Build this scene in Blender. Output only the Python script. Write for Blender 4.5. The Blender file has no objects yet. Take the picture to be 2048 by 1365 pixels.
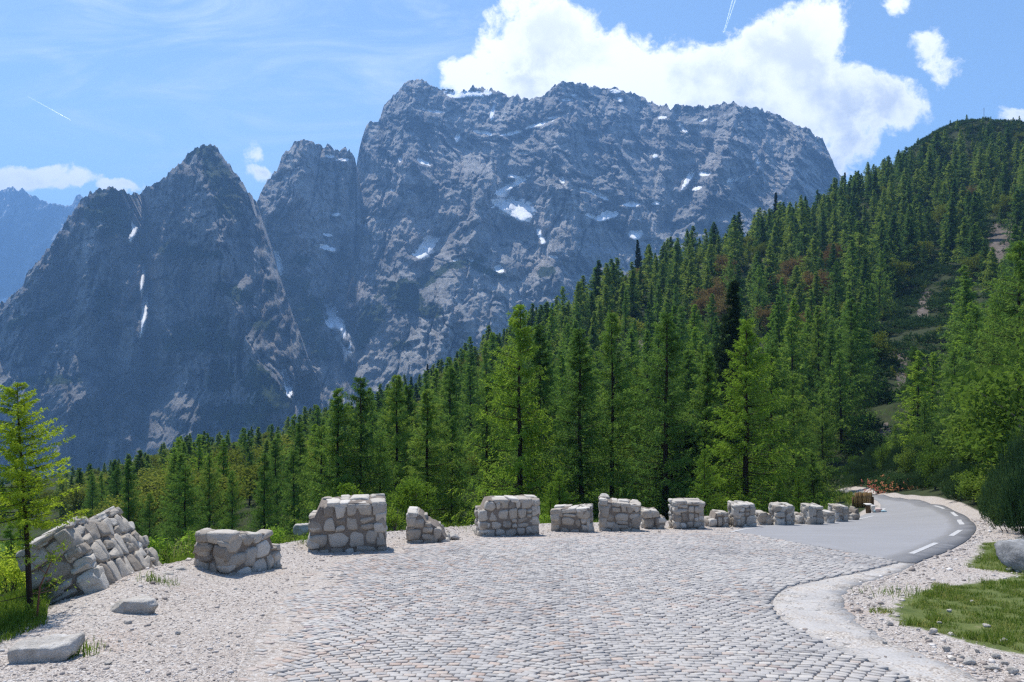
import bpy, math, random
import numpy as np
from mathutils import Vector, Matrix, geometry as mgeo
R = math.radians
sc = bpy.context.scene
COL = sc.collection
RNG = np.random.default_rng(7)
random.seed(7)

# ------------------------------------------------------------------ camera, sky, sun
F = 1365.33                      # focal length of the 2048 px wide photograph, in pixels (24 mm lens)
EYE = 1.6
cam = bpy.data.cameras.new('camera'); cam.lens = 24; cam.sensor_width = 36
cam.clip_start = 0.1; cam.clip_end = 60000
co = bpy.data.objects.new('camera', cam); COL.objects.link(co)
co.location = (0, 0, EYE); co.rotation_euler = (R(90), 0, 0); sc.camera = co
SUN_AZ, SUN_EL = R(-30), R(61)   # azimuth from +Y towards +X
w = bpy.data.worlds.new('World'); sc.world = w; w.use_nodes = True
sun = bpy.data.lights.new('sun', 'SUN'); sun.energy = 4.0; sun.angle = R(0.53); sun.color = (1, 0.935, 0.84)
so = bpy.data.objects.new('sun', sun); COL.objects.link(so)
sd_ = Vector((math.sin(SUN_AZ)*math.cos(SUN_EL), math.cos(SUN_AZ)*math.cos(SUN_EL), math.sin(SUN_EL)))
so.rotation_euler = sd_.to_track_quat('Z', 'Y').to_euler(); so.location = (0, 0, 50)
sc.view_settings.view_transform = 'Standard'; sc.view_settings.look = 'None'
sc.view_settings.exposure = 0.72; sc.view_settings.gamma = 1.0
sc.cycles.use_denoising = False; sc.cycles.pixel_filter_type = 'BLACKMAN_HARRIS'; sc.cycles.filter_width = 1.35
sc.cycles.max_bounces = 6; sc.cycles.diffuse_bounces = 3; sc.cycles.glossy_bounces = 2
sc.cycles.transmission_bounces = 3; sc.cycles.transparent_max_bounces = 8; sc.cycles.volume_bounces = 1
sc.cycles.use_adaptive_sampling = False
sc.cycles.sample_clamp_indirect = 6.0

# ------------------------------------------------------------------ node helper
class NT:
    def __init__(s, tree): s.t = tree; s.n = tree.nodes; s.l = tree.links
    def node(s, typ, **kw):
        n = s.n.new(typ)
        for k, v in kw.items(): setattr(n, k, v)
        return n
    def put(s, inp, v):
        if isinstance(v, bpy.types.NodeSocket): s.l.new(v, inp)
        elif v is not None:
            if hasattr(inp.default_value, '__len__') and not hasattr(v, '__len__'): v = [v]*len(inp.default_value)
            if hasattr(v, '__len__') and len(v) == 3 and len(inp.default_value) == 4: v = tuple(v)+(1,)
            inp.default_value = v
    def math(s, op, a, b=None, c=None, clamp=False):
        n = s.node('ShaderNodeMath', operation=op); n.use_clamp = clamp
        for i, v in enumerate((a, b, c)):
            if v is not None: s.put(n.inputs[i], v)
        return n.outputs[0]
    def vmath(s, op, a, b=None):
        n = s.node('ShaderNodeVectorMath', operation=op); s.put(n.inputs[0], a)
        if b is not None: s.put(n.inputs[1], b)
        return n.outputs[0]
    def noise(s, vec, scale, detail=4, rough=0.5, lac=2.0, dist=0.0, out=0, typ=None):
        n = s.node('ShaderNodeTexNoise')
        if typ: n.noise_type = typ
        s.put(n.inputs['Vector'], vec); s.put(n.inputs['Scale'], scale); s.put(n.inputs['Detail'], detail)
        s.put(n.inputs['Roughness'], rough); s.put(n.inputs['Lacunarity'], lac); s.put(n.inputs['Distortion'], dist)
        return n.outputs[out]
    def vor(s, vec, scale, feature='F1', out='Distance', rnd=1.0):
        n = s.node('ShaderNodeTexVoronoi', feature=feature)
        s.put(n.inputs['Vector'], vec); s.put(n.inputs['Scale'], scale); s.put(n.inputs['Randomness'], rnd)
        return n.outputs[out]
    def mix(s, fac, a, b, mode='MIX'):
        n = s.node('ShaderNodeMix', data_type='RGBA', blend_type=mode)
        s.put(n.inputs[0], fac); s.put(n.inputs[6], a); s.put(n.inputs[7], b)
        return n.outputs[2]
    def ramp(s, fac, stops, interp='LINEAR'):
        n = s.node('ShaderNodeValToRGB'); s.put(n.inputs[0], fac); e = n.color_ramp.elements
        n.color_ramp.interpolation = interp
        while len(e) < len(stops): e.new(0.5)
        for el, (p, c) in zip(e, stops):
            el.position = p
            if not hasattr(c, '__len__'): c = (c, c, c)
            el.color = tuple(c)+(1,)
        return n.outputs[0]
    def ss(s, x, a, b):
        n = s.node('ShaderNodeMapRange', interpolation_type='SMOOTHSTEP')
        s.put(n.inputs[0], x); s.put(n.inputs[1], a); s.put(n.inputs[2], b)
        return n.outputs[0]
    def attr(s, name, out='Fac'):
        n = s.node('ShaderNodeAttribute', attribute_name=name); return n.outputs[out]
    def pos(s): return s.node('ShaderNodeNewGeometry').outputs['Position']
    def objc(s): return s.node('ShaderNodeTexCoord').outputs['Object']
    def mapping(s, vec, scale=(1, 1, 1), rot=(0, 0, 0), loc=(0, 0, 0)):
        n = s.node('ShaderNodeMapping'); s.put(n.inputs[0], vec)
        n.inputs['Scale'].default_value = scale; n.inputs['Rotation'].default_value = rot; n.inputs['Location'].default_value = loc
        return n.outputs[0]
    def bump(s, h, strength, dist, normal=None):
        n = s.node('ShaderNodeBump'); s.put(n.inputs['Height'], h); s.put(n.inputs['Strength'], strength)
        s.put(n.inputs['Distance'], dist)
        if normal is not None: s.l.new(normal, n.inputs['Normal'])
        return n.outputs[0]

def material(name, fn):
    m = bpy.data.materials.new(name); m.use_nodes = True; m.node_tree.nodes.clear()
    t = NT(m.node_tree); out = t.node('ShaderNodeOutputMaterial')
    t.l.new(fn(t), out.inputs['Surface']); return m

def principled(t, color, rough=0.9, normal=None, spec=0.3, metal=0.0):
    n = t.node('ShaderNodeBsdfPrincipled')
    t.put(n.inputs['Base Color'], color); t.put(n.inputs['Roughness'], rough)
    t.put(n.inputs['Specular IOR Level'], spec); t.put(n.inputs['Metallic'], metal)
    if normal is not None: t.l.new(normal, n.inputs['Normal'])
    return n.outputs[0]

# ------------------------------------------------------------------ world: sky texture plus procedural clouds by direction
def build_world():
    t = NT(w.node_tree); t.n.clear()
    sky = t.node('ShaderNodeTexSky', sky_type='NISHITA'); sky.sun_disc = False
    sky.sun_elevation = SUN_EL; sky.sun_rotation = SUN_AZ
    sky.altitude = 1500; sky.air_density = 1.0; sky.dust_density = SKY_DUST; sky.ozone_density = 1.6
    d = t.node('ShaderNodeTexCoord').outputs['Generated']
    sep = t.node('ShaderNodeSeparateXYZ'); t.l.new(d, sep.inputs[0])
    y = t.math('MAXIMUM', sep.outputs[1], 0.02)
    u = t.math('DIVIDE', sep.outputs[0], y); v = t.math('DIVIDE', sep.outputs[2], y)   # cloud sheet coordinates
    uv = t.node('ShaderNodeCombineXYZ'); t.l.new(u, uv.inputs[0]); t.l.new(v, uv.inputs[1]); uv = uv.outputs[0]
    front = t.ss(sep.outputs[1], 0.03, 0.25)
    # domain warp
    warp = t.vmath('SUBTRACT', t.noise(uv, 7.0, 5, 0.6, out=1), (0.5, 0.5, 0.5))
    sc1 = t.node('ShaderNodeVectorMath', operation='SCALE'); t.l.new(warp, sc1.inputs[0]); sc1.inputs['Scale'].default_value = 0.085
    uvw = t.vmath('ADD', uv, sc1.outputs[0])
    s2 = t.node('ShaderNodeSeparateXYZ'); t.l.new(uvw, s2.inputs[0]); U, V = s2.outputs[0], s2.outputs[1]
    field = None
    for px, py, rx, ry, wt in CLOUD_BLOBS:
        cu, cv = (px-1024)/F, (682.5-py)/F
        du = t.math('MULTIPLY', t.math('SUBTRACT', U, cu), F/rx)
        dv = t.math('MULTIPLY', t.math('SUBTRACT', V, cv), F/ry)
        q = t.math('ADD', t.math('MULTIPLY', du, du), t.math('MULTIPLY', dv, dv))
        b = t.math('MULTIPLY', t.math('SUBTRACT', 1.0, q), wt)
        field = b if field is None else t.math('SMOOTH_MAX', field, b, 0.35)
    field = t.math('MAXIMUM', field, -2.5)
    n1 = t.noise(uv, 13.0, 10, 0.64, dist=0.5)
    n2 = t.noise(uvw, 42.0, 6, 0.65)
    f = t.math('ADD', field, t.math('MULTIPLY', t.math('SUBTRACT', n1, 0.5), 3.4))
    f = t.math('ADD', f, t.math('MULTIPLY', t.math('SUBTRACT', n2, 0.5), 1.9))
    mask = t.ss(f, -0.2, 0.8)
    thick = t.ss(f, 0.2, 1.9)
    # shading inside the cloud: broad greyer hollows
    g = t.noise(t.mapping(uv, loc=(3.1, 1.7, 0)), 6.5, 6, 0.55)
    low = t.ss(v, 0.52, 0.30)
    grey = t.math('MULTIPLY', t.math('MULTIPLY', t.ss(g, 0.42, 0.62), thick), t.math('MULTIPLY_ADD', low, 0.55, 0.4), clamp=True)
    ccol = t.mix(grey, CLOUD_WHITE, CLOUD_GREY)
    skt = t.vmath('MULTIPLY', sky.outputs[0], (0.95, 1.01, 1.0)); skyc = t.node('ShaderNodeVectorMath', operation='SCALE'); t.l.new(skt, skyc.inputs[0]); skyc.inputs['Scale'].default_value = SKY_STR
    # thin high cirrus veil, upper left
    rot = t.mapping(uv, scale=(1.0, 3.2, 1), rot=(0, 0, R(18)))
    ci = t.noise(rot, 3.4, 10, 0.6, dist=1.3)
    ci2 = t.noise(t.mapping(uv, scale=(1, 5, 1), rot=(0, 0, R(24)), loc=(2, 5, 0)), 9, 8, 0.65, dist=0.8)
    cu, cv = (480-1024)/F, (682.5-60)/F
    q = t.math('ADD', t.math('POWER', t.math('MULTIPLY', t.math('ABSOLUTE', t.math('SUBTRACT', u, cu)), 1.75), 2.0),
               t.math('POWER', t.math('MULTIPLY', t.math('ABSOLUTE', t.math('SUBTRACT', v, cv)), 3.6), 2.0))
    reg = t.ss(q, 1.0, 0.0)
    cirrus = t.math('MULTIPLY', t.math('MULTIPLY', t.ss(ci, 0.38, 0.75), t.math('MULTIPLY_ADD', ci2, 0.9, 0.15)), reg)
    cirrus = t.math('MULTIPLY', cirrus, 1.0, clamp=True)
    c0 = t.mix(cirrus, skyc.outputs[0], CIRRUS)
    tot = t.mix(t.math('MULTIPLY', mask, front), c0, ccol)
    bg = t.node('ShaderNodeBackground'); t.l.new(tot, bg.inputs[0]); bg.inputs[1].default_value = 1.0
    o = t.node('ShaderNodeOutputWorld'); t.l.new(bg.outputs[0], o.inputs[0])
SKY_DUST = 0.6; SKY_STR = 0.125
CLOUD_WHITE = (1.0, 1.0, 1.0); CLOUD_GREY = (0.50, 0.54, 0.60); CIRRUS = (0.58, 0.68, 0.82)
CLOUD_BLOBS = [  # px, py, radius x, radius y, weight: the bank over the summit, then the loose ones
    (930, 145, 50, 55, 1.6), (1010, 100, 75, 85, 1.6), (1110, 90, 120, 90, 1.8), (1040, 175, 130, 50, 1.8), (1220, 130, 130, 90, 1.8),
    (1330, 150, 110, 75, 1.8), (1440, 165, 130, 75, 1.8), (1560, 130, 140, 110, 1.8), (1610, 60, 110, 70, 1.6),
    (1640, 220, 150, 110, 1.8), (1770, 200, 80, 60, 1.6), (1700, 290, 60, 55, 1.5), (1500, 230, 150, 60, 1.8), (1640, 330, 90, 40, 1.5),
    (1865, 100, 40, 32, 0.5), (1895, 135, 40, 26, 0.4), (1800, 8, 20, 28, 0.5), (1050, 12, 60, 18, 0.7), (2040, 222, 55, 18, 0.9),
    (60, 350, 95, 30, 1.4), (140, 362, 55, 22, 1.2), (230, 375, 55, 14, 1.1), (516, 308, 20, 30, 0.5), (526, 355, 22, 20, 0.5)]
build_world()

# ------------------------------------------------------------------ numpy noise
def _h(ix, iy, iz, seed):
    n = (ix.astype(np.int64)*374761393 + iy.astype(np.int64)*668265263 + iz.astype(np.int64)*2147483647 + seed*974634777) & 0xffffffff
    n = ((n ^ (n >> 13))*1274126177) & 0xffffffff
    n = ((n ^ (n >> 16))*2246822519) & 0xffffffff
    return ((n ^ (n >> 15)) & 0xffffff)/16777215.0
def vnoise(x, y, z=None, seed=0):
    x = np.asarray(x, float); y = np.asarray(y, float)
    xi = np.floor(x); yi = np.floor(y); fx = x-xi; fy = y-yi
    sx = fx*fx*fx*(fx*(fx*6-15)+10); sy = fy*fy*fy*(fy*(fy*6-15)+10)
    def lay(zi):
        a = _h(xi, yi, zi, seed); b = _h(xi+1, yi, zi, seed); c = _h(xi, yi+1, zi, seed); d = _h(xi+1, yi+1, zi, seed)
        return (a*(1-sx)+b*sx)*(1-sy)+(c*(1-sx)+d*sx)*sy
    if z is None: return lay(np.zeros_like(xi))*2-1
    z = np.asarray(z, float); zi = np.floor(z); fz = z-zi; sz = fz*fz*fz*(fz*(fz*6-15)+10)
    return (lay(zi)*(1-sz)+lay(zi+1)*sz)*2-1
def fbm(x, y, z=None, o=5, seed=0, g=0.5, lac=2.03):
    s = 0; a = 1; t = 0; f = 1
    for i in range(o):
        s = s + a*vnoise(x*f+i*17.3, y*f+i*9.1, None if z is None else z*f+i*3.7, seed+i); t += a; a *= g; f *= lac
    return s/t
def ridged(x, y, z=None, o=5, seed=0, g=0.5, lac=2.07):
    s = 0; a = 1; t = 0; f = 1
    for i in range(o):
        n = 1-np.abs(vnoise(x*f+i*13.1, y*f+i*5.7, None if z is None else z*f, seed+i)); s = s+a*n*n; t += a; a *= g; f *= lac
    return s/t
def sstep(x, a, b):
    t = np.clip((x-a)/(b-a), 0, 1); return t*t*(3-2*t)

# ------------------------------------------------------------------ mesh / object helpers
def mesh_np(name, verts, faces, mats=(), smooth=False, attrs=None, mat_idx=None):
    """verts (N,3); faces (M,k) array or list of such arrays"""
    me = bpy.data.meshes.new(name)
    verts = np.ascontiguousarray(verts, dtype=np.float32)
    fl = faces if isinstance(faces, list) else [faces]
    fl = [np.asarray(f, dtype=np.int32) for f in fl if len(f)]
    loops = np.concatenate([f.ravel() for f in fl]); cnt = np.concatenate([np.full(len(f), f.shape[1], np.int32) for f in fl])
    me.vertices.add(len(verts)); me.vertices.foreach_set('co', verts.ravel())
    me.loops.add(len(loops)); me.loops.foreach_set('vertex_index', loops)
    me.polygons.add(len(cnt)); st = np.zeros(len(cnt), np.int32); st[1:] = np.cumsum(cnt)[:-1]
    me.polygons.foreach_set('loop_start', st)
    try: me.polygons.foreach_set('loop_total', cnt)
    except Exception: pass
    if smooth: me.polygons.foreach_set('use_smooth', np.ones(len(cnt), bool))
    if mat_idx is not None: me.polygons.foreach_set('material_index', np.asarray(mat_idx, np.int32))
    for m in mats: me.materials.append(m)
    for k, v in (attrs or {}).items():
        a = me.attributes.new(k, 'FLOAT', 'POINT'); a.data.foreach_set('value', np.asarray(v, np.float32))
    me.update(calc_edges=True); me.validate()
    return me
def link(name, me, parent=None, loc=None, rot=None, scale=None):
    o = bpy.data.objects.new(name, me); COL.objects.link(o)
    if parent is not None: o.parent = parent
    if loc is not None: o.location = loc
    if rot is not None: o.rotation_euler = rot
    if scale is not None: o.scale = scale
    return o
def tag(o, label=None, cat=None, group=None, kind=None):
    if label: o['label'] = label
    if cat: o['category'] = cat
    if group: o['group'] = group
    if kind: o['kind'] = kind
    return o

# ------------------------------------------------------------------ terrain height
def P(px, py, d):
    return np.array([(px-1024)/F*d, d, EYE-(py-682.5)/F*d])
class TPS:
    def __init__(s, pts, lam=1e-4):
        p = np.array(pts, float); s.c = p[:, :2]/50; n = len(p)
        K = s.k(s.c[:, None]-s.c[None]) + lam*np.eye(n)
        Q = np.hstack([np.ones((n, 1)), s.c]); A = np.zeros((n+3, n+3)); A[:n, :n] = K; A[:n, n:] = Q; A[n:, :n] = Q.T
        s.w = np.linalg.solve(A, np.concatenate([p[:, 2], np.zeros(3)]))
    def k(s, d):
        r2 = (d**2).sum(-1); return 0.5*r2*np.log(r2+1e-12)
    def __call__(s, x, y):
        x = np.asarray(x, float); y = np.asarray(y, float); sh = x.shape; q = np.stack([x.ravel(), y.ravel()], 1)/50
        out = np.empty(len(q))
        for i in range(0, len(q), 20000):
            c = q[i:i+20000]; out[i:i+20000] = s.k(c[:, None]-s.c[None])@s.w[:-3]+s.w[-3]+c@s.w[-2:]
        return out.reshape(sh)
def plane_pts(l): return [tuple((x, y, -0.19*y)) for x, y in l]
PLAT = [P(*a) for a in [(0, 1365, 5.1), (512, 1365, 5.15), (1024, 1365, 5.15), (1536, 1365, 5.15), (2048, 1365, 5.2), (200, 1250, 7.1), (700, 1230, 7.6), (1200, 1230, 7.6), (1700, 1230, 7.6),
    (120, 1250, 7.1), (340, 1150, 10.2), (480, 1133, 11.6), (700, 1150, 10.5), (1200, 1140, 11), (690, 1094, 14.3), (870, 1075, 16.4), (1020, 1064, 18.4), (1240, 1058, 19.8), (1380, 1055, 20.6), (1200, 1095, 14.2),
    (1490, 1050, 22), (1575, 1046, 23.6), (1635, 1043, 25), (1690, 1037, 27.3), (1745, 1028, 30), (1822, 1110, 12.9), (1873, 1088, 14.8), (1600, 1085, 15.6), (1750, 1060, 19.5), (1910, 1068, 17.3), (1918, 1046, 22),
    (1905, 1033, 25.5), (1960, 1075, 16.5), (1850, 1012, 34), (1800, 1003, 38.5), (1755, 990, 48), (1700, 984, 57), (1740, 1008, 38), (1720, 998, 43), (1650, 980, 70),
    (2048, 1100, 14.2), (2048, 1180, 9.2)]] + plane_pts([(0, -10), (-12, -10), (14, -10), (0, -40), (-40, -40), (40, -40)])
HILL = [P(*a) for a in [(1850, 985, 39), (1850, 940, 52), (2048, 1035, 20.5), (2048, 940, 33), (2048, 850, 52), (1740, 950, 68), (1740, 850, 95), (1740, 700, 150), (1740, 560, 220), (1740, 460, 290), (1740, 380, 350),
    (2048, 750, 95), (2048, 600, 160), (2048, 430, 260), (2048, 320, 340), (2048, 245, 410), (1900, 252, 420), (1900, 400, 300), (1900, 560, 200), (1900, 750, 120), (1960, 238, 420), (1820, 300, 400),
    (1600, 450, 330), (1400, 530, 290), (1250, 590, 265), (1130, 655, 250), (1000, 730, 240), (860, 795, 230), (700, 850, 225), (480, 915, 220), (200, 985, 240), (20, 1010, 250), (-300, 1030, 260),
    (1560, 560, 240), (1560, 700, 160), (1400, 680, 180), (1400, 820, 110), (1250, 750, 160), (1100, 760, 170), (1100, 880, 100), (860, 880, 130), (700, 930, 120), (400, 990, 130),
    (2500, 1000, 40), (2500, 650, 110), (2500, 300, 260), (2800, 900, 60), (2400, 200, 380)]]
BACK = []
for px, dr, zr in [(2500, 520, 90), (2048, 560, 100), (1900, 560, 90), (1740, 470, 60), (1600, 440, 20), (1400, 390, -20), (1250, 360, -40), (1000, 340, -70), (700, 330, -90), (480, 330, -100), (200, 350, -110), (-300, 380, -120)]:
    BACK.append(((px-1024)/F*dr, dr, zr)); BACK.append(((px-1024)/F*dr*1.5, dr*1.5, zr-150))
DOWN = [P(*a) for a in [(1100, 1010, 60), (1400, 985, 62), (1600, 975, 64), (860, 1000, 70), (700, 1030, 65), (400, 1065, 65), (100, 1095, 65), (-300, 1120, 60)]]
DOWN += [tuple(P(a, b, d)+np.array([0, 0, -z])) for a, b, d, z in [(1100, 1050, 30, 2.3), (1300, 1045, 32, 2.3), (1500, 1030, 36, 2.0), (1640, 1010, 42, 1.4), (860, 1075, 27, 2.6), (700, 1100, 24, 2.8), (480, 1140, 20, 3.0), (300, 1190, 17, 2.6), (100, 1260, 13, 2.6), (-200, 1365, 10, 3.0)]]
DOWN += [(-12, 2, -3.5), (-25, -5, -8), (-40, -40, -4), (-25, 20, -12), (20, -10, 1.9), (40, -40, 7)]
TA = TPS(PLAT+HILL+BACK); TB = TPS(DOWN+HILL[10:]+BACK)
EDGE = np.array([(-14, -60), (-7.5, -10), (-5.4, 2)] + [tuple(P(*a)[:2]) for a in [(-60, 1330, 5.4), (0, 1296, 6.1), (125, 1262, 7.05), (300, 1175, 9.7), (400, 1138, 11.4), (590, 1100, 14.1), (800, 1078, 16.5), (950, 1066, 18.6),
    (1100, 1060, 19.8), (1200, 1057, 20.4), (1345, 1054, 21.4), (1465, 1050, 23), (1550, 1047, 24.5), (1616, 1043, 26), (1700, 1033, 29.2), (1742, 1024, 32), (1741, 1013, 36), (1722, 1000, 42), (1695, 990, 50), (1640, 982, 68)]] + [(10, 110), (-60, 160)])
def edge_dist(x, y):
    x = np.asarray(x, float); y = np.asarray(y, float); best = np.full(x.shape, 1e9); sg = np.ones(x.shape)
    for a, b in zip(EDGE[:-1], EDGE[1:]):
        d = b-a; L2 = d@d; t = np.clip(((x-a[0])*d[0]+(y-a[1])*d[1])/L2, 0, 1)
        qx = x-a[0]-t*d[0]; qy = y-a[1]-t*d[1]; dd = np.hypot(qx, qy); c = d[0]*(y-a[1])-d[1]*(x-a[0])
        m = dd < best-1e-9; best = np.where(m, dd, best); sg = np.where(m, np.sign(c), sg)
    return best*sg       # > 0 outside (beyond the wall)
def platform(x, y): return TA(x, y)
def ground(x, y, lump=True):
    x = np.asarray(x, float); y = np.asarray(y, float)
    a = TA(x, y); b = TB(x, y); e = edge_dist(x, y); r = np.hypot(x, y)
    wgt = sstep(e, 0.35, 9.0)*0.85+sstep(e, 4, 22)*0.15
    berm = 0.17*np.exp(-((e+0.15)/0.55)**2)*sstep(y, 6, 9)*(1-sstep(y, 24, 30))
    z = a*(1-wgt)+b*wgt+berm
    far = sstep(r, 460, 950)
    z = z*(1-far)+(-430+0*z)*far
    if lump:
        off = sstep(e, 0.2, 2)+sstep(r, 60, 90)*0; off = np.clip(off+sstep(r, 65, 80), 0, 1)
        z = z+off*(0.25*fbm(x/2.2, y/2.2, o=3, seed=3)+sstep(r, 60, 140)*3.0*fbm(x/28, y/28, o=3, seed=9))
    return z
def G(px, py, lo=3.0, hi=120.0, up=0.0):
    """the point of the platform surface seen at a place of the photograph"""
    ds = np.geomspace(lo, hi, 500); X = (px-1024)/F*ds; Z = EYE-(py-682.5)/F*ds
    g = TA(X, ds)+up; s = Z-g; k = np.argmax(s < 0) if (s < 0).any() else len(ds)-1
    if k == 0: k = 1
    t = s[k-1]/(s[k-1]-s[k]+1e-9); d = ds[k-1]+(ds[k]-ds[k-1])*t
    return np.array([(px-1024)/F*d, d, float(TA(np.array([(px-1024)/F*d]), np.array([d]))[0])])

# ------------------------------------------------------------------ ground materials
def poly_px(pts, n=None):
    """outline in world XY from places on the platform, smoothed (Catmull-Rom) if n"""
    w3 = np.array([G(*p) for p in pts])[:, :2]
    return w3
def smooth_line(p, n=6, closed=False):
    p = np.asarray(p, float); out = []; m = len(p); rng = range(m if closed else m-1)
    for i in rng:
        if closed: a, b, c, d = p[(i-1) % m], p[i], p[(i+1) % m], p[(i+2) % m]
        else: a, b, c, d = p[max(i-1, 0)], p[i], p[i+1], p[min(i+2, m-1)]
        for t in np.arange(n)/n:
            out.append(0.5*((2*b)+(c-a)*t+(2*a-5*b+4*c-d)*t*t+(-a+3*b-3*c+d)*t**3))
    if not closed: out.append(p[-1])
    return np.array(out)
def inside(x, y, poly):
    x = np.asarray(x); y = np.asarray(y); c = np.zeros(x.shape, bool); j = len(poly)-1
    for i in range(len(poly)):
        xi, yi = poly[i]; xj, yj = poly[j]
        c ^= ((yi > y) != (yj > y)) & (x < (xj-xi)*(y-yi)/(yj-yi+1e-12)+xi); j = i
    return c
def dist_poly(x, y, poly):
    best = np.full(np.shape(x), 1e9)
    for i in range(len(poly)):
        a = poly[i]; d = poly[(i+1) % len(poly)]-a; t = np.clip(((x-a[0])*d[0]+(y-a[1])*d[1])/(d@d+1e-12), 0, 1)
        best = np.minimum(best, np.hypot(x-a[0]-t*d[0], y-a[1]-t*d[1]))
    return np.where(inside(x, y, poly), best, -best)

# outlines (world XY) from the photograph's lines
COB_ALL = [(430, 1420), (470, 1365), (505, 1280), (560, 1200), (640, 1135), (760, 1098), (880, 1085), (1000, 1078), (1120, 1072), (1280, 1067), (1400, 1063), (1466, 1064)]
COB_SEAM = [(1466, 1064), (1540, 1077), (1640, 1096), (1720, 1110), (1800, 1126)]
COB_R = [(1800, 1126), (1740, 1142), (1640, 1162), (1575, 1178), (1548, 1200), (1552, 1228), (1600, 1264), (1680, 1302), (1790, 1345), (1900, 1420)]
left_l = smooth_line(poly_px(COB_ALL), 6); seam_l = smooth_line(poly_px(COB_SEAM), 4); right_l = smooth_line(poly_px(COB_R), 6)
p_br = np.array([[4.3, 1.0]]); p_bl = np.array([[-2.2, 1.0]])
COBBLE_POLY = np.vstack([left_l, seam_l[1:], right_l[1:], p_br, p_bl])
asph_left = smooth_line(poly_px([(1466, 1064), (1500, 1055), (1580, 1050), (1640, 1047), (1690, 1041), (1725, 1032), (1750, 1024), (1761, 1015), (1756, 1004), (1745, 997), (1722, 991), (1700, 987), (1670, 983)]), 5)
asph_right = smooth_line(poly_px([(1692, 979.5), (1742, 987.5), (1775, 993), (1808, 998), (1862, 1009), (1906, 1021.5), (1932, 1033.5), (1945, 1045), (1952, 1060), (1928, 1086), (1895, 1103.5), (1852, 1119), (1832, 1128)]), 5)
ASPH_POLY = np.vstack([asph_left, asph_right, seam_l[::-1][:-1]])
conc_out = smooth_line(poly_px([(1832, 1129), (1780, 1150), (1700, 1178), (1688, 1205), (1702, 1232), (1740, 1262), (1800, 1292), (1880, 1325), (1990, 1375), (2060, 1430)]), 14)
conc_out = conc_out+np.column_stack([.07*fbm(np.arange(len(conc_out))*.31, np.zeros(len(conc_out)), o=4, seed=6, g=.7), .07*fbm(np.arange(len(conc_out))*.31+40, np.zeros(len(conc_out)), o=4, seed=7, g=.7)])
CONC_POLY = np.vstack([right_l[::-1], conc_out, np.array([[4.9, 3.2]])])
GRASS_A = smooth_line(poly_px([(1788, 1230), (1798, 1204), (1850, 1180), (1960, 1165), (2100, 1150), (2200, 1250), (2250, 1330), (2060, 1312), (1950, 1290), (1860, 1262), (1800, 1248)]), 4, True)
GRASS_B = smooth_line(poly_px([(1935, 1132), (1958, 1108), (1975, 1085), (2100, 1085), (2300, 1110), (2300, 1150), (2060, 1148), (1990, 1142)]), 4, True)
GRASS_C = smooth_line(poly_px([(1735, 1003), (1728, 1010), (1716, 1018), (1702, 1010), (1690, 1003), (1660, 1000), (1640, 990), (1668, 984), (1700, 988), (1722, 996)]), 3, True)

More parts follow.
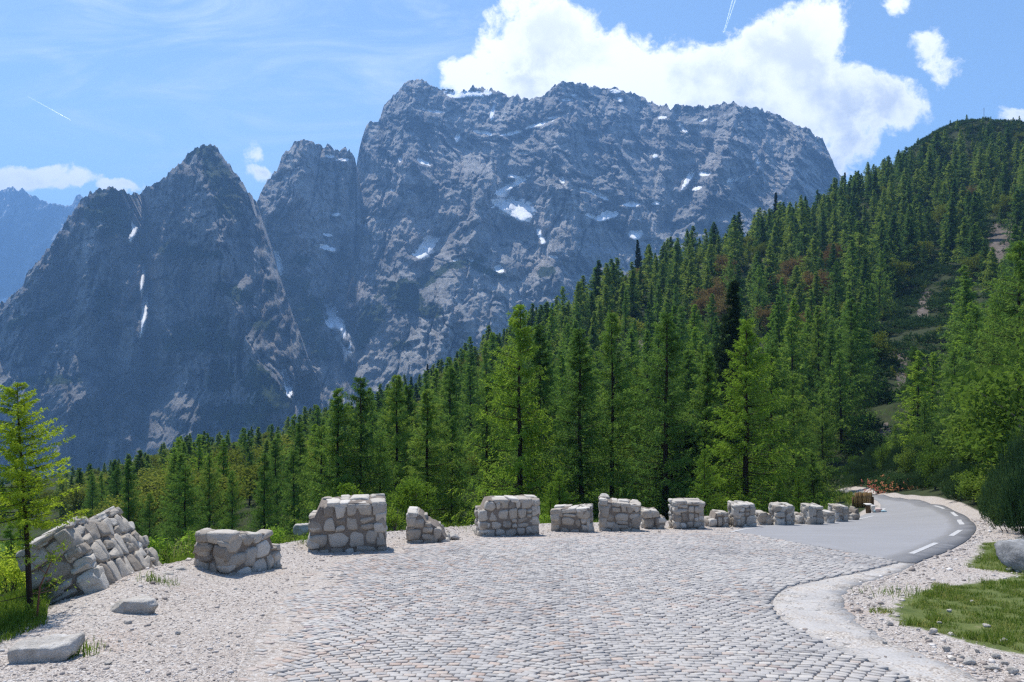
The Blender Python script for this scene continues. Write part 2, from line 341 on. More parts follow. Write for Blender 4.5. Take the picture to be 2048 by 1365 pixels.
def ground_mat():
    def fn(t):
        p = t.pos()
        n1 = t.noise(p, 1.1, 6, 0.6); n2 = t.noise(p, 34, 4, 0.7); n3 = t.noise(p, 0.35, 4, 0.6)
        v1 = t.vor(p, 34, out='Color'); v2 = t.vor(p, 34); v3 = t.vor(p, 90); v4 = t.vor(p, 90, out='Color')
        hs = t.node('ShaderNodeSeparateColor'); t.l.new(v1, hs.inputs[0]); hs4 = t.node('ShaderNodeSeparateColor'); t.l.new(v4, hs4.inputs[0])
        base = t.ramp(n1, [(0.25, (0.33, 0.275, 0.23)), (0.5, (0.43, 0.375, 0.325)), (0.75, (0.50, 0.45, 0.405))])
        base = t.mix(t.ss(t.noise(p, 0.9, 3, 0.5), 0.56, 0.72), base, (0.40, 0.29, 0.22))
        base = t.mix(0.6, base, t.ramp(hs4.outputs[0], [(0.0, (.15, .13, .115)), (0.3, (.36, .315, .285)), (0.7, (.50, .455, .42)), (1.0, (.66, .62, .585))]))
        base = t.mix(t.math('MULTIPLY', t.ss(hs.outputs[1], 0.45, 0.6), 0.65), base, t.ramp(hs.outputs[0], [(0.0, (0.16, 0.145, 0.135)), (0.3, (0.38, 0.345, 0.32)), (1.0, (0.62, 0.60, 0.575))]))
        soil = t.ramp(t.noise(p, 0.5, 6, 0.7), [(0.3, (0.018, 0.026, 0.012)), (0.55, (0.032, 0.048, 0.018)), (0.8, (0.06, 0.075, 0.028))])
        soil = t.mix(t.ss(n2, 0.5, 0.75), soil, (0.09, 0.07, 0.045))
        turf = t.ramp(t.noise(p, 3.5, 6, 0.7), [(0.3, (0.07, 0.10, 0.028)), (0.6, (0.13, 0.16, 0.05)), (0.85, (0.30, 0.26, 0.17))])
        meadow = t.ramp(t.noise(p, 0.6, 6, 0.7), [(0.3, (0.05, 0.11, 0.022)), (0.7, (0.10, 0.175, 0.035))])
        scree = t.ramp(t.noise(p, 0.7, 8, 0.7), [(0.3, (0.07, 0.06, 0.05)), (0.6, (0.16, 0.135, 0.12)), (0.85, (0.32, 0.28, 0.26))])
        e = t.math('ADD', t.attr('wild'), t.math('MULTIPLY', t.math('SUBTRACT', n2, 0.5), 0.5))
        c = t.mix(t.ss(e, 0.35, 0.65), base, soil)
        g = t.math('ADD', t.attr('grass'), t.math('MULTIPLY', t.math('SUBTRACT', t.noise(p, 6, 5, 0.7), 0.5), 0.9))
        c = t.mix(t.ss(g, 0.4, 0.62), c, turf)
        c = t.mix(t.attr('meadow'), c, meadow)
        c = t.mix(t.ss(t.math('ADD', t.attr('scree'), t.math('MULTIPLY', t.math('SUBTRACT', t.noise(p, 0.25, 5, 0.7), 0.5), 0.9)), 0.4, 0.6), c, scree)
        h = t.math('ADD', t.math('MULTIPLY', t.math('SUBTRACT', 1.0, v2), t.math('MULTIPLY', hs.outputs[2], 0.9)), t.math('MULTIPLY', v3, -0.35))
        h = t.math('ADD', h, t.math('MULTIPLY', n2, 0.4))
        return principled(t, c, 0.95, t.bump(h, 0.9, 0.018), 0.15)
    return material('ground_gravel_and_soil', fn)

MEADOW_PX = [(-200, 1030), (130, 1050), (160, 1300), (-200, 1360)]
SCREE_PX = [(1995, 490, 22, 45), (2035, 455, 22, 40), (1850, 610, 14, 30), (1950, 680, 22, 22), (1800, 740, 12, 45), (1825, 815, 16, 24), (1340, 655, 40, 18), (1290, 690, 30, 22), (1555, 530, 35, 18), (1770, 860, 12, 18)]
def build_ground():
    px = np.concatenate([np.arange(-500, 2560, 5.0)]); az_f = np.arctan((px-1024)/F)
    az_b = np.linspace(az_f[-1], az_f[0]+2*np.pi, 90)[1:-1]; az = np.concatenate([az_f, az_b])
    r = np.concatenate([[0.0], np.geomspace(0.8, 640, 640), np.geomspace(680, 16000, 24)])
    # radii are depths along the view so rows stay parallel to the walls near the camera
    cosf = np.where(np.abs(np.cos(az)) > 0, 1, 1)
    A, Rr = np.meshgrid(az, r, indexing='ij'); X = np.sin(A)*Rr; Y = np.cos(A)*Rr; Z = ground(X, Y)
    Z[:, 0] = Z[0, 0]
    na, nr = A.shape; idx = np.arange(na*nr).reshape(na, nr); nx = np.roll(idx, -1, axis=0)
    f = np.stack([idx[:, :-1], nx[:, :-1], nx[:, 1:], idx[:, 1:]], -1).reshape(-1, 4)[:, ::-1]
    x, y, z = X.ravel(), Y.ravel(), Z.ravel()
    e = edge_dist(x, y); yy = np.maximum(y, 0.1)
    ppx = x/yy*F+1024; ppy = 682.5-(z-EYE)/yy*F; fr = y > 1
    grass = np.clip(0.5+dist_poly(x, y, GRASS_A)/0.5, 0, 1)+np.clip(0.5+dist_poly(x, y, GRASS_B)/0.6, 0, 1)+np.clip(0.5+dist_poly(x, y, GRASS_C)/0.8, 0, 1)
    onroad = np.maximum(dist_poly(x, y, ASPH_POLY), np.maximum(dist_poly(x, y, COBBLE_POLY), dist_poly(x, y, CONC_POLY)))
    wild = sstep(e, 0.1, 0.9)
    right = np.where(y > 24, sstep(-onroad, .35, 1.0), sstep(-onroad, 1.2, 2.6))*(y > 15)*(x > 11)
    wild = np.maximum(wild, right); wild = np.maximum(wild, sstep(np.hypot(x, y), 60, 70)*sstep(-onroad, 1, 3))
    meadow = ((ppx+60*fbm(x/6, y/6, o=3, seed=70) < 165) & fr & (ppy > 1085) & (e > 2) & (y < 90)).astype(float)
    scree = np.zeros_like(x)
    ppx = ppx+14*fbm(x/9, y/9, o=4, seed=61); ppy = ppy+14*fbm(x/9+5, y/9+5, o=4, seed=62)
    for a, b, rx, ry in SCREE_PX:
        scree = np.maximum(scree, np.clip(1.25-(((ppx-a)/rx)**2+((ppy-b)/ry)**2)*0.7, 0, 1)*(fr & (y > 60)))
    verts = np.stack([x, y, z], 1)
    me = mesh_np('ground', verts, f, [ground_mat()], True, dict(grass=np.clip(grass, 0, 1), wild=wild, meadow=meadow, scree=scree))
    tag(link('ground', me), kind='structure')
build_ground()

def sheet(name, poly, mat, off, step, attrs=None, skirt=0.03):
    poly = np.asarray(poly); mn = poly.min(0); mx = poly.max(0)
    gx, gy = np.meshgrid(np.arange(mn[0], mx[0], step), np.arange(mn[1], mx[1], step)); gx = gx.ravel(); gy = gy.ravel()
    gx = gx+RNG.uniform(-.1, .1, len(gx))*step; gy = gy+RNG.uniform(-.1, .1, len(gy))*step
    k = dist_poly(gx, gy, poly) > step*0.3; pts = [Vector(p) for p in poly]+[Vector((a, b)) for a, b in zip(gx[k], gy[k])]
    n = len(poly); edges = [(i, (i+1) % n) for i in range(n)]
    vo, eo, fo, _, _, _ = mgeo.delaunay_2d_cdt(pts, edges, [], 1, 1e-5)
    v = np.array([tuple(p) for p in vo]); fo = np.array([f for f in fo if len(f) == 3])
    z = platform(v[:, 0], v[:, 1])+off
    V3 = np.column_stack([v, z])
    # sides
    from collections import Counter
    c = Counter(); 
    for f in fo:
        for a, b in ((f[0], f[1]), (f[1], f[2]), (f[2], f[0])): c[(min(a, b), max(a, b))] += 1
    be = [e for e, k_ in c.items() if k_ == 1]; bv = sorted({i for e in be for i in e}); mp = {b: len(V3)+i for i, b in enumerate(bv)}
    low = V3[bv].copy(); low[:, 2] -= skirt+off
    q = np.array([(a, b, mp[b], mp[a]) for a, b in be])
    me = mesh_np(name, np.vstack([V3, low]), [fo, q], [mat], True, {k: fn(np.concatenate([v[:, 0], low[:, 0]]), np.concatenate([v[:, 1], low[:, 1]])) for k, fn in (attrs or {}).items()})
    return tag(link(name, me), kind='structure')

def asphalt_mat():
    def fn(t):
        p = t.pos(); n = t.noise(p, 60, 3, 0.8); l = t.noise(p, 0.6, 4, 0.6); st = t.noise(t.mapping(p, scale=(0.25, 1.6, 1)), 1.2, 4, 0.6)
        c = t.ramp(t.math('ADD', t.math('MULTIPLY', l, 0.5), t.math('MULTIPLY', st, 0.5)), [(0.3, (0.225, 0.228, 0.245)), (0.7, (0.30, 0.302, 0.32))])
        edge = t.ss(t.math('ADD', t.attr('edge'), t.math('MULTIPLY', t.noise(p, 1.5, 4, .7), .3)), 0.85, 0.6)
        track = t.math('MULTIPLY', t.ss(t.math('ABSOLUTE', t.math('SUBTRACT', t.attr('edge'), 0.6)), 0.22, 0.02), 0.5)
        dark = t.ramp(n, [(0.3, (0.10, 0.102, 0.115)), (0.7, (0.17, 0.172, 0.185))])
        c = t.mix(edge, c, dark); c = t.mix(t.math('MULTIPLY', track, edge), c, (0.22, 0.21, 0.2))
        c = t.mix(0.35, c, t.ramp(n, [(0.35, 0.14), (0.65, 0.40)]))
        return principled(t, c, 0.85, t.bump(n, 0.35, 0.006), 0.25)
    return material('asphalt', fn)
right_lane = np.array(asph_right)
def edge_right(x, y):
    b = np.full(x.shape, 1e9)
    for a, c in zip(right_lane[:-1], right_lane[1:]):
        d = c-a; t = np.clip(((x-a[0])*d[0]+(y-a[1])*d[1])/(d@d), 0, 1); b = np.minimum(b, np.hypot(x-a[0]-t*d[0], y-a[1]-t*d[1]))
    return b
sheet('road', ASPH_POLY, asphalt_mat(), 0.018, 0.4, dict(edge=edge_right))
def conc_mat():
    def fn(t):
        p = t.pos(); n = t.noise(p, 45, 5, 0.7); m = t.noise(p, 1.6, 6, 0.65)
        c = t.ramp(m, [(0.3, (0.28, 0.265, 0.25)), (0.5, (0.39, 0.37, 0.352)), (0.72, (0.48, 0.46, 0.435))])
        st = t.noise(t.mapping(p, scale=(3.5, 0.8, 1), rot=(0, 0, R(38))), 2.6, 6, 0.7)
        c = t.mix(t.ss(st, 0.56, 0.74), c, (0.24, 0.24, 0.25))
        c = t.mix(0.35, c, t.ramp(n, [(0.3, 0.22), (0.7, 0.66)]))
        gv = t.vor(p, 60, out='Color'); gs_ = t.node('ShaderNodeSeparateColor'); t.l.new(gv, gs_.inputs[0])
        c = t.mix(t.ss(t.math('ADD', t.noise(p, 2.2, 6, .7), t.math('MULTIPLY', gs_.outputs[0], .16)), .56, .66), c, t.ramp(gs_.outputs[1], [(0.0, (.2, .17, .15)), (.4, (.4, .36, .32)), (1.0, (.56, .53, .49))]))
        crack = t.vor(t.vmath('ADD', p, t.noise(p, 3, 3, out=1)), 0.8, 'DISTANCE_TO_EDGE')
        c = t.mix(t.math('MULTIPLY', t.ss(crack, 0.012, 0.0), 0.7), c, (0.1, 0.1, 0.1))
        return principled(t, c, 0.9, t.bump(n, 0.5, 0.008), 0.2)
    return material('worn_concrete', fn)
sheet('gutter', CONC_POLY, conc_mat(), 0.005, 0.3)

def sand_mat():
    def fn(t):
        p = t.pos(); n = t.noise(p, 70, 4, 0.7)
        return principled(t, t.ramp(n, [(0.3, (0.30, 0.26, 0.22)), (0.7, (0.62, 0.56, 0.49))]), 0.95, None, 0.1)
    return material('joint_sand', fn)
sheet('paving_bed', COBBLE_POLY, bpy.data.materials['ground_gravel_and_soil'], 0.004, 0.3)

def paint_mat():
    def fn(t):
        p = t.pos(); n = t.noise(p, 30, 5, 0.7)
        return principled(t, t.mix(t.ss(n, 0.48, 0.66), (0.48, 0.48, 0.48), (0.32, 0.32, 0.33)), 0.7)
    return material('road_paint', fn)
def dash(pts, wdt, name='road_marking', label=None):
    c = smooth_line(np.array([G(*p)[:2] for p in pts]), 5); d = np.gradient(c, axis=0); d /= np.linalg.norm(d, axis=1)[:, None]
    n = np.stack([-d[:, 1], d[:, 0]], 1)*wdt*.42; L = c+n; Rr = c-n; k = len(c)
    v = np.vstack([L, Rr]); v = np.column_stack([v, platform(v[:, 0], v[:, 1])+0.0225])
    f = np.array([(i, i+1, k+i+1, k+i) for i in range(k-1)])
    me = mesh_np(name, v, f[:, ::-1], [PAINT]); o = link(name, me)
    return o
PAINT = paint_mat()
DASHES = [([(1822, 1110), (1873, 1088)], .13, 'long white dash on the right edge line nearest the cobbles'), ([(1902, 1074), (1921, 1062)], .14, 'short white dash on the right edge line, second from the cobbles'),
    ([(1924, 1051), (1918, 1041)], .15, 'stubby white dash at the tightest point of the right edge line'), ([(1914, 1034), (1904, 1026)], .14, 'small white dash high on the right edge line of the bend'),
    ([(1888, 1019), (1868, 1013)], .12, 'faint white dash beside the upper right verge of the bend'), ([(1462, 1066), (1490, 1060), (1522, 1057)], .14, 'curved white dash where asphalt meets cobbles below the wall'),
    ([(1605, 1051), (1676, 1046.5)], .14, 'long thin white dash in front of the far wall blocks'), ([(1717, 1040), (1747, 1033)], .14, 'slanting white dash past the last wall block'), ([(1760, 1024), (1768, 1018)], .2, 'short white dash beside the bin at the inner verge')]
for pts, wd, lab in DASHES:
    o = dash(pts, wd); tag(o, lab, 'road marking', 'white edge line dashes', None)

# ------------------------------------------------------------------ cobbles
def cobble_mat():
    def fn(t):
        p = t.pos(); n = t.noise(p, 90, 4, 0.7); tint = t.attr('tint'); warm = t.attr('warm')
        c = t.ramp(tint, [(0.0, (0.25, 0.238, 0.238)), (0.35, (0.355, 0.34, 0.332)), (0.7, (0.45, 0.43, 0.408)), (0.9, (0.54, 0.505, 0.465)), (1.0, (0.33, 0.255, 0.25))])
        c = t.mix(warm, c, t.ramp(tint, [(0.0, (0.40, 0.27, 0.20)), (0.5, (0.47, 0.355, 0.285)), (1.0, (0.48, 0.41, 0.35))]))
        dust = t.math('ADD', t.noise(p, 1.3, 5, 0.6), t.math('MULTIPLY', n, 0.35))
        c = t.mix(t.math('MULTIPLY', t.ss(dust, 0.6, 0.85), 0.6), c, (0.48, 0.45, 0.42))
        c = t.mix(0.25, c, t.ramp(n, [(0.3, 0.15), (0.7, 0.5)]))
        return principled(t, c, 0.72, t.bump(n, 0.35, 0.004), 0.35)
    return material('cobblestone', fn)
def build_cobbles():
    rng = np.random.default_rng(3); pit = 0.079; sp = 0.096; poly = COBBLE_POLY; mn = poly.min(0)-.5; mx = poly.max(0)+.5
    j = np.arange(int(mn[0]/sp)-10, int(mx[0]/sp)+10); k = np.arange(int((mn[1]-2)/pit), int((mx[1]+2)/pit))
    J, K = np.meshgrid(j, k, indexing='ij'); J = J.ravel().astype(float); K = K.ravel().astype(float)
    s = (J+0.5*(K % 2)+rng.uniform(-.10, .10, len(J)))*sp; t = K*pit
    PER = 2.3
    def warp(s, t):
        ph = 0.22*np.sin(t*0.9)+0.25*vnoise(s*0.35, t*0.5, seed=5)
        q = (s+ph*0.7)/PER; fr = q-np.floor(q)-0.5
        arc = 0.42*(1-4*fr*fr)
        rot = R(-4); x = s; y = t+arc*(0.75+0.25*vnoise(s*.3, t*.3, seed=8))+0.05*vnoise(s*0.8, t*0.8, seed=2)
        return x*np.cos(rot)-y*np.sin(rot), x*np.sin(rot)+y*np.cos(rot)
    x, y = warp(s, t); x1, y1 = warp(s+0.01, t); x0, y0 = warp(s-0.01, t)
    ang = np.clip(np.arctan2(y1-y0, x1-x0), -0.75, 0.75)
    keep = dist_poly(x, y, poly) > 0.03; keep &= y > 1.1
    # sunk, covered or missing stones towards the dusty left edge
    d = dist_poly(x, y, np.vstack([left_l, [[30, 60], [30, -5], [-2.2, -5]]]))
    cover = fbm(x*0.7, y*0.7, o=4, seed=12); keep &= ~((d < 1.4) & (cover*0.9+0.35 > d/1.4*1.15) & (rng.random(len(x)) < .8))
    x, y, ang, s, t, d = (a[keep] for a in (x, y, ang, s, t, d)); n = len(x)
    ang = ang+rng.normal(0, .03, n)
    hw = sp/2*rng.uniform(.90, 1.0, n)/np.maximum(np.cos(ang), .8)**0.3; hd = pit/2*rng.uniform(.70, .81, n)*np.maximum(np.cos(ang), .75)
    cor = np.array([(-1, -1), (1, -1), (1, 1), (-1, 1)], float)
    c, sn = np.cos(ang), np.sin(ang)
    top = 0.025+rng.uniform(-.0045, .0045, n)-0.016*np.clip(1-d/1.2, 0, 1); tx = rng.normal(0, .045, n); ty = rng.normal(0, .06, n)
    V = np.empty((n, 12, 3)); base = platform(x, y)
    for lev, (shr, dz) in enumerate(((1.0, -0.05), (1.0, -0.004), (0.88, 0.0))):
        for i, (a, b) in enumerate(cor):
            ja, jb = rng.normal(0, .03, n), rng.normal(0, .05, n)
            if lev == 1: JA, JB = (ja, jb) if i == 0 else (ja, jb)
            lx = (a*shr+ja)*hw; ly = (b*shr+jb)*hd
            wx = x+lx*c-ly*sn; wy = y+lx*sn+ly*c
            V[:, lev*4+i, 0] = wx; V[:, lev*4+i, 1] = wy
            V[:, lev*4+i, 2] = base-0.19*(wy-y)+top+dz+(tx*lx+ty*ly if lev else -0.02)
    f = []
    for i in range(4):
        jn = (i+1) % 4; f.append((i, jn, 4+jn, 4+i)); f.append((4+i, 4+jn, 8+jn, 8+i))
    f.append((8, 9, 10, 11)); f = np.array(f)
    faces = (f[None]+np.arange(n)[:, None, None]*12).reshape(-1, 4)
    patch = fbm(x*.45, y*.45, o=3, seed=31); tint = np.clip(0.42+0.35*patch+rng.normal(0, .2, n), 0, 1)
    lw = np.clip(0.10+0.5*np.exp(-d/2.2)+0.35*np.clip(fbm(x*.4+9, y*.6, o=3, seed=44), 0, 1), 0, .8); warm = (rng.random(n) < lw*(.45+.5*np.exp(-d/2.5)))*rng.uniform(.35, 1, n)
    me = mesh_np('cobblestone_paving', V.reshape(-1, 3), faces, [cobble_mat()], False, dict(tint=np.repeat(tint, 12), warm=np.repeat(warm, 12)))
    tag(link('cobblestone_paving', me), kind='structure'); print('cobbles', n)
build_cobbles()

# ------------------------------------------------------------------ mountains
def rock_mat(name, tone, pink=0.3):
    def fn(t):
        p = t.pos()
        n = t.noise(p, 0.006, 8, 0.62); big = t.noise(p, 0.0018, 4, 0.55)
        stre = t.noise(t.mapping(p, scale=(1, 1, 0.16)), 0.03, 7, 0.68); strat = t.noise(t.mapping(p, scale=(0.12, 0.12, 1), rot=(R(7), R(-9), 0)), 0.035, 5, 0.7)
        v = t.math('ADD', t.math('MULTIPLY', n, 0.4), t.math('ADD', t.math('MULTIPLY', stre, 0.38), t.math('MULTIPLY', strat, 0.22)))
        a = [c*tone for c in (0.15, 0.155, 0.16)]; b = [c*tone for c in (0.31, 0.31, 0.305)]; c_ = [c*tone for c in (0.50, 0.49, 0.475)]
        c = t.ramp(v, [(0.42, a), (0.5, b), (0.6, c_)])
        c = t.mix(t.math('MULTIPLY', t.ss(big, 0.52, 0.64), pink), c, (0.38*tone, 0.30*tone, 0.26*tone))
        c = t.mix(t.math('MULTIPLY', t.ss(t.math('ADD', t.attr('crack'), t.math('MULTIPLY', t.math('SUBTRACT', stre, 0.5), 1.2)), 0.45, 0.95), 0.55), c, (0.13*tone, 0.125*tone, 0.125*tone))
        c = t.mix(t.math('MULTIPLY', t.attr('scree'), 0.6), c, (0.42*tone, 0.38*tone, 0.35*tone))
        vg = t.math('ADD', t.attr('veg'), t.math('MULTIPLY', t.math('SUBTRACT', t.noise(p, 0.02, 7, 0.72), 0.5), 1.5))
        c = t.mix(t.ss(vg, 0.42, 0.58), c, t.ramp(t.noise(p, 0.05, 4, 0.7), [(0.35, (0.018, 0.035, 0.014)), (0.7, (0.06, 0.085, 0.028))]))
        sn = t.math('ADD', t.attr('snow'), t.math('MULTIPLY', t.math('SUBTRACT', t.noise(p, 0.03, 7, 0.75), 0.5), 1.1))
        sm = t.ss(sn, 0.37, 0.42); c = t.mix(sm, c, (0.88, 0.90, 0.93))
        h = t.math('ADD', t.math('MULTIPLY', t.noise(t.mapping(p, scale=(1, 1, 0.35)), 0.045, 8, 0.72,), 1.0), t.math('MULTIPLY', strat, 0.35))
        h = t.math('MULTIPLY', h, t.math('SUBTRACT', 1.0, t.math('MULTIPLY', sm, 0.85)))
        return principled(t, c, 0.95, t.bump(h, 1.0, 26.0), 0.1)
    return material(name, fn)

def mountain(name, ridge, base, D0, D1, step, nv, seed, mat, gam=0.8, amp=1.0, jag=5, snow=(), veg=(), gullies=(), scree=(), vegband=0, bulge=(), deep=0, ribs=()):
    """ridge, base: lists of (px, py, depth); relief is real depth along the slope"""
    ridge = np.array(ridge, float)
    if deep: ridge[:, 2] = D0+(ridge[:, 2]-D0)*deep
    u = np.arange(ridge[0, 0], ridge[-1, 0]+step, step)
    ry = np.interp(u, ridge[:, 0], ridge[:, 1]); rd = np.interp(u, ridge[:, 0], ridge[:, 2] if ridge.shape[1] > 2 else np.full(len(ridge), D1))
    k = np.ones(3)/3; ry = np.convolve(np.pad(ry, 1, 'edge'), k, 'valid'); rd = np.convolve(np.pad(rd, 1, 'edge'), k, 'valid')
    ry = ry+jag*(1.3*fbm(u/34, u*0, o=6, seed=seed, g=.68)+0.9*(1-2*ridged(u/11, u*0+3, o=4, seed=seed+2, g=.65))+.7*(np.round(2*vnoise(u/9, u*0+7, seed=seed+3))/2))
    by = np.interp(u, [b[0] for b in base], [b[1] for b in base])
    v = np.linspace(0, 1, nv)**0.93; U, V = np.meshgrid(u, v, indexing='ij')
    PY = by[:, None]+(ry-by)[:, None]*V
    VN = np.clip((by.max()-PY)/(by.max()-ry.min()), 0, 1); Dm = D0+(rd.max()-D0)*VN**gam
    # metric coordinates of the undisplaced sheet
    X = (U-1024)/F*Dm; Z = EYE-(PY-682.5)/F*Dm; S = Dm/1000
    wx = X+70*fbm(X/260, Z/260, o=3, seed=seed+5); wz = Z+70*fbm(X/260+7, Z/260+3, o=3, seed=seed+6)
    big = ridged(wx/420, wz/1300, o=4, seed=seed+10, g=.5)-0.62           # buttresses running down the face
    mid = ridged(wx/120+0.25*wz/120, wz/330, o=5, seed=seed+20, g=.58)-0.62
    diag = ridged((wx*0.8+wz*0.6)/150, (wz*0.8-wx*0.6)/480, o=4, seed=seed+30)-0.62
    led = Z+0.16*X+25*fbm(X/200, Z/200, o=3, seed=seed+40); led_n = vnoise(led/34, X/700, seed=seed+41)+0.6*vnoise(led/13, X/350, seed=seed+42)
    fine = fbm(X/26, Z/34, o=5, seed=seed+50, g=.65)
    fade = 1.0
    flut = ridged(wx/38+.2*wz/60, wz/190, o=4, seed=seed+60, g=.55)-.62
    crack = np.minimum(np.abs(fbm(wx/85, wz/150, o=4, seed=seed+61)), .12)/.12; crack2 = np.minimum(np.abs(fbm((wx+wz*.7)/70, (wz-wx*.5)/110, o=4, seed=seed+63)), .10)/.10
    disp = -amp*(190*big+100*mid+60*diag)*fade-amp*(34*flut+30*crack+18*crack2)+amp*(9*led_n-26*fine)
    for (pts, wd, dep) in gullies:      # carved chutes following lines of the photograph
        pts = np.array(pts, float); best = np.full(U.shape, 1e9)
        for a, b in zip(pts[:-1], pts[1:]):
            d = b-a; tt = np.clip(((U-a[0])*d[0]+(PY-a[1])*d[1])/(d@d), 0, 1); best = np.minimum(best, np.hypot(U-a[0]-tt*d[0], PY-a[1]-tt*d[1]))
        disp = disp+dep*np.exp(-(best/wd)**1.3)
    wu = U+13*fbm(U/60, PY/60, o=4, seed=seed+90); wp = PY+13*fbm(U/60+5, PY/60, o=4, seed=seed+91)
    for (pts, wd, dep) in ribs:         # buttress crests with two plane flanks
        pts = np.array(pts, float); best = np.full(U.shape, 1e9)
        for a, b in zip(pts[:-1], pts[1:]):
            d = b-a; tt = np.clip(((wu-a[0])*d[0]+(wp-a[1])*d[1])/(d@d), 0, 1); best = np.minimum(best, np.hypot(wu-a[0]-tt*d[0], (wp-a[1]-tt*d[1])*.8))
        disp = disp-dep*np.clip(1-best/wd, 0, 1)
    for (cx, cy, rx, ry_, dep) in bulge:
        disp = disp-dep*np.exp(-(((U-cx)/rx)**2+((PY-cy)/ry_)**2))
    for b in snow:      # snowfields lie on gentler ground than the cliffs around them
        cx, cy, a_, b_, an = b; an = R(an); du = U-cx; dv = PY-cy; p_ = (du*np.cos(an)+dv*np.sin(an))/(a_*1.5+2); q_ = (-du*np.sin(an)+dv*np.cos(an))/(b_*1.5+2)
        m_ = np.clip(1.25-np.sqrt(p_**2+q_**2), 0, 1); m_ = m_*m_*(3-2*m_)
        disp = disp*(1-.5*m_)-m_*dv*3.4
    D = Dm+disp
    Xw = (U-1024)/F*D; Zw = EYE-(PY-682.5)/F*D
    def blobs(lst):
        m = np.zeros(U.shape); w1 = 9*fbm(U/22, PY/14, o=4, seed=seed+70, g=.6); w2 = 7*fbm(U/22+9, PY/14+4, o=4, seed=seed+71, g=.6)
        for b in lst:
            if len(b) == 5:
                cx, cy, a_, b_, an = b; an = R(an); du = U-cx+w1*min(1, .25+a_/30); dv = PY-cy+w2*min(1, .25+b_/20); p_ = (du*np.cos(an)+dv*np.sin(an))/a_; q_ = (-du*np.sin(an)+dv*np.cos(an))/b_
                m = np.maximum(m, 1.1-0.6*np.sqrt(p_**2+q_**2)+.22*(fbm(U/7, PY/5, o=3, seed=seed+77)))
        return np.clip(m, 0, 1)
    # back side, so that the mountain is a solid ridge
    nb = 6; bk = np.linspace(0, 1, nb+1)[1:]
    Db = D[:, -1:]+bk[None]*700; Zb = Zw[:, -1:]-bk[None]**1.2*900; Xb = Xw[:, -1:]+0*Db
    AX = np.hstack([Xw, Xb]); AY = np.hstack([D, Db]); AZ = np.hstack([Zw, Zb])
    na, nr = AX.shape; idx = np.arange(na*nr).reshape(na, nr)
    f = np.stack([idx[:-1, :-1], idx[1:, :-1], idx[1:, 1:], idx[:-1, 1:]], -1).reshape(-1, 4)
    pad = lambda m: np.hstack([m, np.zeros((na, nb))]).ravel()
    sn = blobs(snow); vg = blobs(veg)
    vg = np.maximum(vg, vegband*(.25+.35*sstep(1-V, 0.3, 0.9))*sstep(fbm(X/150, Z/70, o=4, seed=seed+95)+.35*(-led_n), .05, .4)*1.6)
    vg = vg+0.18*np.clip(-led_n, 0, 1)*(vg > 0.05)
    me = mesh_np(name, np.stack([AX.ravel(), AY.ravel(), AZ.ravel()], 1), f, [mat], True, dict(snow=pad(sn), veg=pad(np.clip(vg, 0, 1)), scree=pad(blobs(scree)), crack=pad(np.clip(1-.6*crack-.4*crack2, 0, 1))))
    return tag(link(name, me), kind='structure')

rock_near = rock_mat('limestone_near', 0.84, 0.15); rock_main = rock_mat('limestone_main', 1.12, 0.12)
# far range, left edge
mountain('mountain_range', [(-260, 420, 5600), (-120, 380, 5600), (-20, 392, 5500), (15, 374, 5500), (45, 378, 5500), (70, 392, 5500), (100, 408, 5600), (128, 410, 5600), (145, 408, 5600), (152, 390, 5500), (162, 390, 5500), (172, 400, 5500), (300, 450, 5600), (420, 520, 5600)],
    [(-260, 760), (420, 760)], 4700, 5500, 2.5, 150, 101, rock_main, amp=2.2, jag=4, snow=[(10, 600, 12, 4, -10)])
